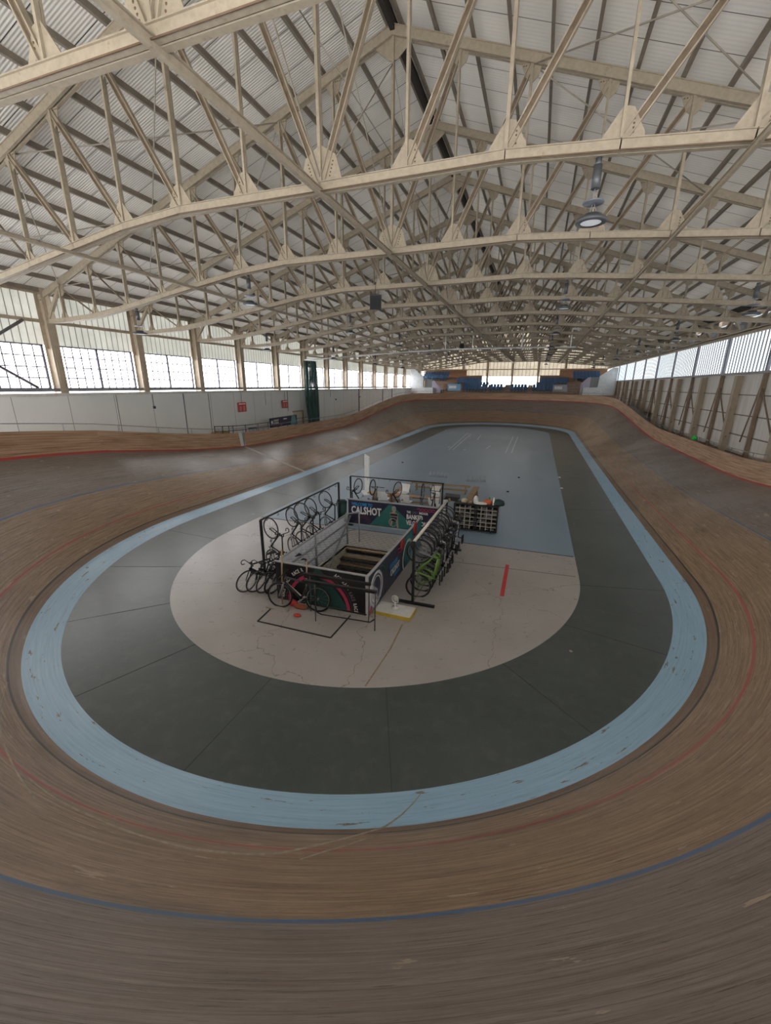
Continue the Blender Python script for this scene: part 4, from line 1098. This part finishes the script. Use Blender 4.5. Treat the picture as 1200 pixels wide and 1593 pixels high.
# leaning bikes by the left end of the front board
for k, (x, y, rz, lean) in enumerate(((-6.75, 8.75, 250, -9), (-6.55, 8.85, 253, -11), (-6.32, 8.9, 256, -13), (-6.12, 8.95, 258, -13))):
    place(road if k < 3 else gbk, Matrix.Translation((x, y, .0)) @ Matrix.Rotation(R(rz), 4, 'Z') @ Matrix.Rotation(R(lean), 4, 'X'), 'dark bike leaning at the left end of the front barrier, %s from the left' % ORD[k+1], 'bikes leaning at the corner of the barrier')
mtb = bicycle('mountain_bike', 'x', paint('black_white_frame', (.03, .03, .032), .3), 'mtb', rim=galv)
mtb['label'] = 'black and white mountain bike parked in front of the black RACE board'; mtb['category'] = 'bicycle'
mtb.matrix_world = Matrix.Translation((-5.1, 7.95, 0)) @ Matrix.Rotation(R(188), 4, 'Z') @ Matrix.Rotation(R(5), 4, 'X')
mb = MB(); mb.beam((-.04, -.03, .36), (.33, -.03, .66), .004, .045); mb.obj('white_stripe', whitepr, mtb)

# poles leaning on the front barrier
for k, (a, b, d) in enumerate((((-5.62, 8.0, .02), (-5.66, 8.2, 1.45), 'left'), ((-4.92, 7.98, .02), (-4.95, 8.2, 1.25), 'right'))):
    tag(MB().tube(a, b, .02, 8).obj('wooden_pole', paint('bare_pole', (.40, .28, .16), .6)), 'bare wooden pole leaning on the front barrier, %s one' % d, 'pole')
# rounded frame with two dark rails in front of the board
t = thing('floor_stand', 'black bar stand on thin legs in front of the barrier board', 'stand')
mb = MB(); mb.beam((-4.95, 8.0, .98), (-3.2, 8.05, .98), .07, .06); mb.beam((-4.75, 7.72, .96), (-2.95, 7.78, .96), .07, .06); mb.obj('bar', black, t)
for x, y in ((-4.78, 7.98), (-4.45, 7.62), (-3.25, 8.02), (-2.98, 7.72)): MB().tube((x, y, 0), (x+.02, y, .97), .014, 6).obj('leg', rl, t)
mb = MB(); mb.path([(-4.78, 8.0, .3), (-4.7, 8.0, .2), (-3.3, 8.02, .18)], .016, 6); mb.path([(-4.45, 7.64, .45), (-4.42, 7.64, .24), (-4.3, 7.64, .2), (-3.1, 7.72, .2), (-2.98, 7.72, .3)], .016, 6); mb.obj('lower_rail', black, t)
# outline taped on the floor
mb = MB(); P_ = [(-5.78, 7.72), (-5.74, 7.13), (-3.80, 7.12), (-3.77, 8.12)]
for a, b in zip(P_, P_[1:]): mb.beam((*a, .008), (*b, .008), .035, .012)
tag(mb.obj('floor_outline', black), 'black taped rectangle outline on the floor before the bikes', 'floor marking')
mb = MB(); mb.box((0, 0, .02), (.62, .12, .04)); tag(mb.obj('floor_plank', paint('pale_plank', (.4, .38, .34), .6), None, (-5.62, 7.78, 0)), 'short pale plank lying under the mountain bike wheel', 'plank')
for k, (x, y, sx, sy, sz, mt, lab) in enumerate(((-5.35, 8.08, .30, .16, .16, red, 'red bundle of kit behind the mountain bike front wheel'), (-5.1, 8.02, .42, .16, .10, paint('rust_cloth', (.32, .09, .04), .8), 'rust brown bundle on the floor behind the front wheel'), (-4.98, 7.66, .20, .13, .07, red, 'small red box on the floor beside the front wheel'))):
    tag(MB().lathe([(0, 0), (.42, .02), (.5, .3), (.4, .75), (.15, 1), (0, 1)], n=10).obj('kit_bundle', mt, None, (x, y, 0)), lab, 'bundle').scale = (sx, sy, sz)
# crash mat with yellow edge, fan on it
t = thing('floor_mat', 'white flat mat with a yellow edge at the corner of the barrier', 'mat', (-2.80, 8.66, 0), (0, 0, R(-2)))
MB().box((0, 0, .05), (.92, .5, .07)).obj('top', paint('mat_white', (.66, .66, .64), .6), t)
mb = MB(); mb.box((0, -.255, .04), (.94, .03, .08)); mb.box((.46, 0, .04), (.04, .54, .08)); mb.obj('yellow_edge', paint('yellow_edge', (.60, .44, .05), .5), t)
t = thing('desk_fan', 'small white round fan standing on the white mat', 'fan', (-2.82, 8.72, .085))
MB().lathe([(0, .0), (.10, 0), (.09, .02), (.02, .03), (.015, .16)], n=14).obj('base', whitep, t)
mb = MB(); mb.torus((0, 0, .24), .095, .014, (.3, 1, 0), 20, 6); mb.torus((0, .05, .24), .07, .012, (.3, 1, 0), 20, 6)
mb.lathe([(0, .03), (.06, .02), (.07, -.02), (0, -.05)], (0, .03, .24), 12, (.3, 1, 0)); mb.obj('cage', whitep, t)

# bin
t = thing('wheelie_bin', 'dark green bin standing left of the welcome board', 'bin', (-7.05, 14.6, 0))
MB().lathe([(0, 0), (.17, 0), (.21, .84), (0, .84)], n=16).obj('body', paint('bin_green', (.015, .07, .06), .5), t)
mb = MB(); mb.lathe([(.22, .84), (.22, .88), (.14, .95), (0, .96)], n=16); mb.obj('lid', paint('bin_lid', (.02, .05, .045), .5), t)

# pigeon-hole shoe cabinet
cab = thing('shoe_cabinet', 'black pigeon hole cabinet of grey cubbies full of shoes', 'cabinet', (-1.78, 15.45, .1))
CW, CH, CD = 1.62, .98, .42
mb = MB(); mb.box((0, CD/2, CH/2), (CW, .02, CH)); mb.box((-CW/2, 0, CH/2), (.05, CD, CH)); mb.box((CW/2, 0, CH/2), (.05, CD, CH)); mb.box((0, 0, CH), (CW+.04, CD+.03, .04)); mb.box((0, 0, 0), (CW+.04, CD+.03, .04)); mb.obj('carcass', black, cab)
lg = paint('pale_shelf_edge', (.42, .40, .36), .5)
mb = MB()
for j in range(1, 6): mb.box((0, .0, CH*j/6), (CW-.06, CD-.04, .025))
for i in (1, 2, 3, 5, 6, 7): mb.box((-CW/2+CW*i/8, 0, CH/2), (.028, CD-.02, CH-.04))
mb.box((0, -.01, .0), (CW, CD, .03)); mb.obj('cubby_divider', lg, cab)
mb = MB(); mb.box((-.03, -.02, CH/2), (.03, CD, CH)); mb.box((.04, -.02, CH/2), (.03, CD, CH)); mb.obj('centre_panel', black, cab)
mb = MB()
for x in (-.6, .6): mb.lathe([(.0, -.02), (.045, -.02), (.045, .02), (0, .02)], (x, -.1, -.05), 12, (1, 0, 0)); mb.box((x, .1, -.05), (.06, .06, .08))
mb.obj('castor', black, cab)
MB().box((CW/2+.04, 0, CH/2), (.03, CD, CH)).obj('side_panel', galv, cab)
shoe = MB(); shoe.prism([(-.04, -.11, 0), (.04, -.11, 0), (.045, .0, 0), (.035, .13, 0), (-.035, .13, 0), (-.045, 0, 0)], (0, 0, .045)); shoe.prism([(-.035, .02, .04), (.035, .02, .04), (.035, .13, .04), (-.035, .13, .04)], (0, 0, .045))
shoe_me = shoe.mesh('cycling_shoe', blackr)
shoe2 = MB(); shoe2.prism([(-.04, -.11, 0), (.04, -.11, 0), (.045, .0, 0), (.035, .13, 0), (-.035, .13, 0), (-.045, 0, 0)], (0, 0, .045)); shoe2.prism([(-.035, .02, .04), (.035, .02, .04), (.035, .13, .04), (-.035, .13, .04)], (0, 0, .045))
shoe_me2 = shoe2.mesh('cycling_shoe', greypr)
for r_ in range(6):
    for c in range(8):
        if (r_, c) in ((1, 2), (1, 5), (1, 6), (2, 1), (3, 1), (0, 3)): continue
        for k in (0, 1):
            x = -CW/2+CW*(c+.5)/8+(-.045 if k == 0 else .045); z = .1+CH*r_/6+(.025 if r_ else .03)
            o = link('cycling_shoe', shoe_me if random.random() < .7 else shoe_me2, None, (-1.78+x, 15.43, z))
            tag(o, '%s shoe of the pair in the cubby %s from the left, %s row up' % (('left', 'right')[k], ORD[c+1], ORD[r_+1]), 'shoe', 'shoes in the pigeon hole cabinet')
# things on top of the cabinet
ct = 1.12
def sack(nm, x, y, sx, sy, sz, mt, lab, cat):
    tag(MB().lathe([(0, 0), (.45, .0), (.5, .3), (.42, .75), (.15, 1), (0, 1)], n=12).obj(nm, mt, None, (x, y, ct)), lab, cat).scale = (sx, sy, sz)
sack('paper_roll', -1.82, 15.45, .2, .2, .28, whitep, 'white roll standing on top of the shoe cabinet', 'roll')
sack('orange_bag', -1.38, 15.5, .36, .3, .17, paint('orange_bag', (.65, .14, .05), .6), 'orange bag lying on the shoe cabinet', 'bag')
sack('white_bottle', -1.15, 15.38, .08, .08, .30, whitep, 'thin white bottle on the cabinet beside the orange bag', 'bottle')
sack('green_holdall', -.98, 15.45, .46, .36, .22, paint('dark_green_cloth', (.02, .05, .045), .7), 'dark green holdall on the right end of the cabinet', 'holdall')
sack('white_cloth', -1.62, 15.33, .5, .2, .09, whitep, 'crumpled white cloth along the front of the cabinet top', 'cloth')
sack('cream_box', -2.25, 15.42, .26, .2, .16, paint('cream_box', (.55, .5, .35), .6), 'cream box on the left of the cabinet top', 'box')
sack('green_bottle', -1.33, 15.6, .08, .08, .25, paint('green_bottle', (.05, .35, .08), .4), 'green topped bottle behind the orange bag', 'bottle')
sack('brown_pouch', -2.02, 15.35, .16, .16, .12, wood2, 'brown pouch beside the cream box on the cabinet', 'pouch')
# monitor box on the far rack post
t = thing('projector_box', 'dark grey box tilted on top of the far post of the right rack', 'box', (-2.42, 13.55, 1.76), (R(-38), R(8), R(25)))
MB().box((0, 0, 0), (.50, .34, .12)).obj('body', paint('dark_grey_case', (.05, .05, .052), .5), t)
MB().box((-.08, -.03, -.08), (.05, .05, .2)).obj('bracket', wood2, t)
mb = MB(); mb.box((0, 0, .45), (.05, .02, .5)); tag(MB().box((0, 0, .7), (.16, .02, .9)).obj('paper_strip', whitepr, None, (-2.62, 13.6, .55), (R(8), 0, R(10))), 'white strip of paper hanging beneath the tilted dark box', 'paper')

# ------------------------------------------------------------------ benches, chairs, boards on the blue floor
def bench(lab, x, y, L, rz, m_=wood, h=.42, w_=.28):
    t = thing('gym_bench', lab, 'bench', (x, y, 0), (0, 0, rz))
    MB().box((0, 0, h), (L, w_, .045)).obj('seat_board', m_, t)
    MB().box((0, 0, h*.45), (L*.9, .05, .09)).obj('stretcher', wood2, t)
    for s in (-1, 1):
        mb = MB(); mb.prism([(s*L*.42-.03, -w_*.5, 0), (s*L*.42-.03, w_*.5, 0), (s*L*.42-.03, w_*.3, h), (s*L*.42-.03, -w_*.3, h)], (.06, 0, 0)); mb.obj('leg', wood2, t)
bench('long light wooden bench across the floor beyond the rack', -4.35, 20.95, 3.1, R(0), wood2)
bench('light wooden bench set end on, left of the far crosswise bench', -6.0, 19.1, 2.9, R(88))
bench('wooden bench pointing away behind the shoe cabinet', -2.5, 19.6, 2.9, R(90), wood2)
bench('orange toned wooden bench beside the white chairs', -5.45, 17.85, 3.5, R(-1), paint('orange_wood', (.50, .27, .12), .5, 0, .15, None, 12), .48, .34)
def chair():
    t = thing('plastic_chair', 'x', 'chair', group='white plastic chairs')
    MB().box((0, 0, .44), (.44, .42, .03)).obj('seat', whitep, t)
    mb = MB(); mb.prism([(-.2, -.2, .46), (.2, -.2, .46), (.24, -.27, .82), (-.24, -.27, .82)], (0, .025, 0)); mb.obj('backrest', whitep, t)
    for x in (-.19, .19):
        for y in (-.18, .18): MB().tube((x, y, .43), (x*1.15, y*1.2, 0), .013, 6).obj('leg', galv, t)
    return t
c0 = chair()
for k, (x, y, rz, lab) in enumerate(((-6.15, 17.15, 4, 'white plastic chair, left one of the three backs in a row'), (-5.05, 17.05, -6, 'white plastic chair, middle one of the three backs in a row'), (-3.75, 16.9, 3, 'white plastic chair, right one of the three backs in a row'), (-5.65, 18.55, 172, 'white plastic chair facing the camera beyond the orange bench, left'), (-4.1, 18.6, 190, 'white plastic chair facing the camera beyond the orange bench, right'))):
    o = c0 if k == 0 else dup(c0); o.location = (x, y, 0); o.rotation_euler = (0, 0, R(rz)); o['label'] = lab
t = thing('notice_board', 'tall white angled board standing on the blue floor', 'board', (-7.9, 19.4, 0), (0, 0, R(-55)))
MB().box((0, 0, 1.0), (.95, .05, 1.95)).obj('panel', whitep, t)
MB().box((-.62, 0, 1.55), (.3, .06, .5)).obj('side_flap', galv, t)
mb = MB(); mb.box((0, .0, .02), (.95, .5, .04)); mb.obj('base', whitep, t)
hoop = MB(); hoop.mesh
def floor_rack(x, y, rz, lab):
    t = thing('floor_bike_rack', lab, 'bike rack', (x, y, 0), (0, 0, rz))
    mb = MB(); mb.box((0, -.12, .02), (1.15, .03, .03)); mb.box((0, .12, .02), (1.15, .03, .03)); mb.obj('base_rail', galv, t)
    for k in range(5):
        xx = -.48+.24*k; mb = MB(); pts = [(xx-.05, -.12, .02), (xx-.05, -.05, .27), (xx, 0, .32), (xx+.05, .05, .27), (xx+.05, .12, .02)]; mb.path(pts, .014, 6); mb.obj('hoop', paint('bright_galv', (.5, .52, .53), .35, .4), t)
floor_rack(-5.3, 24.6, R(4), 'metal hoop bike rack on the blue floor, left of two')
floor_rack(-2.95, 24.3, R(10), 'metal hoop bike rack on the blue floor, right of two')
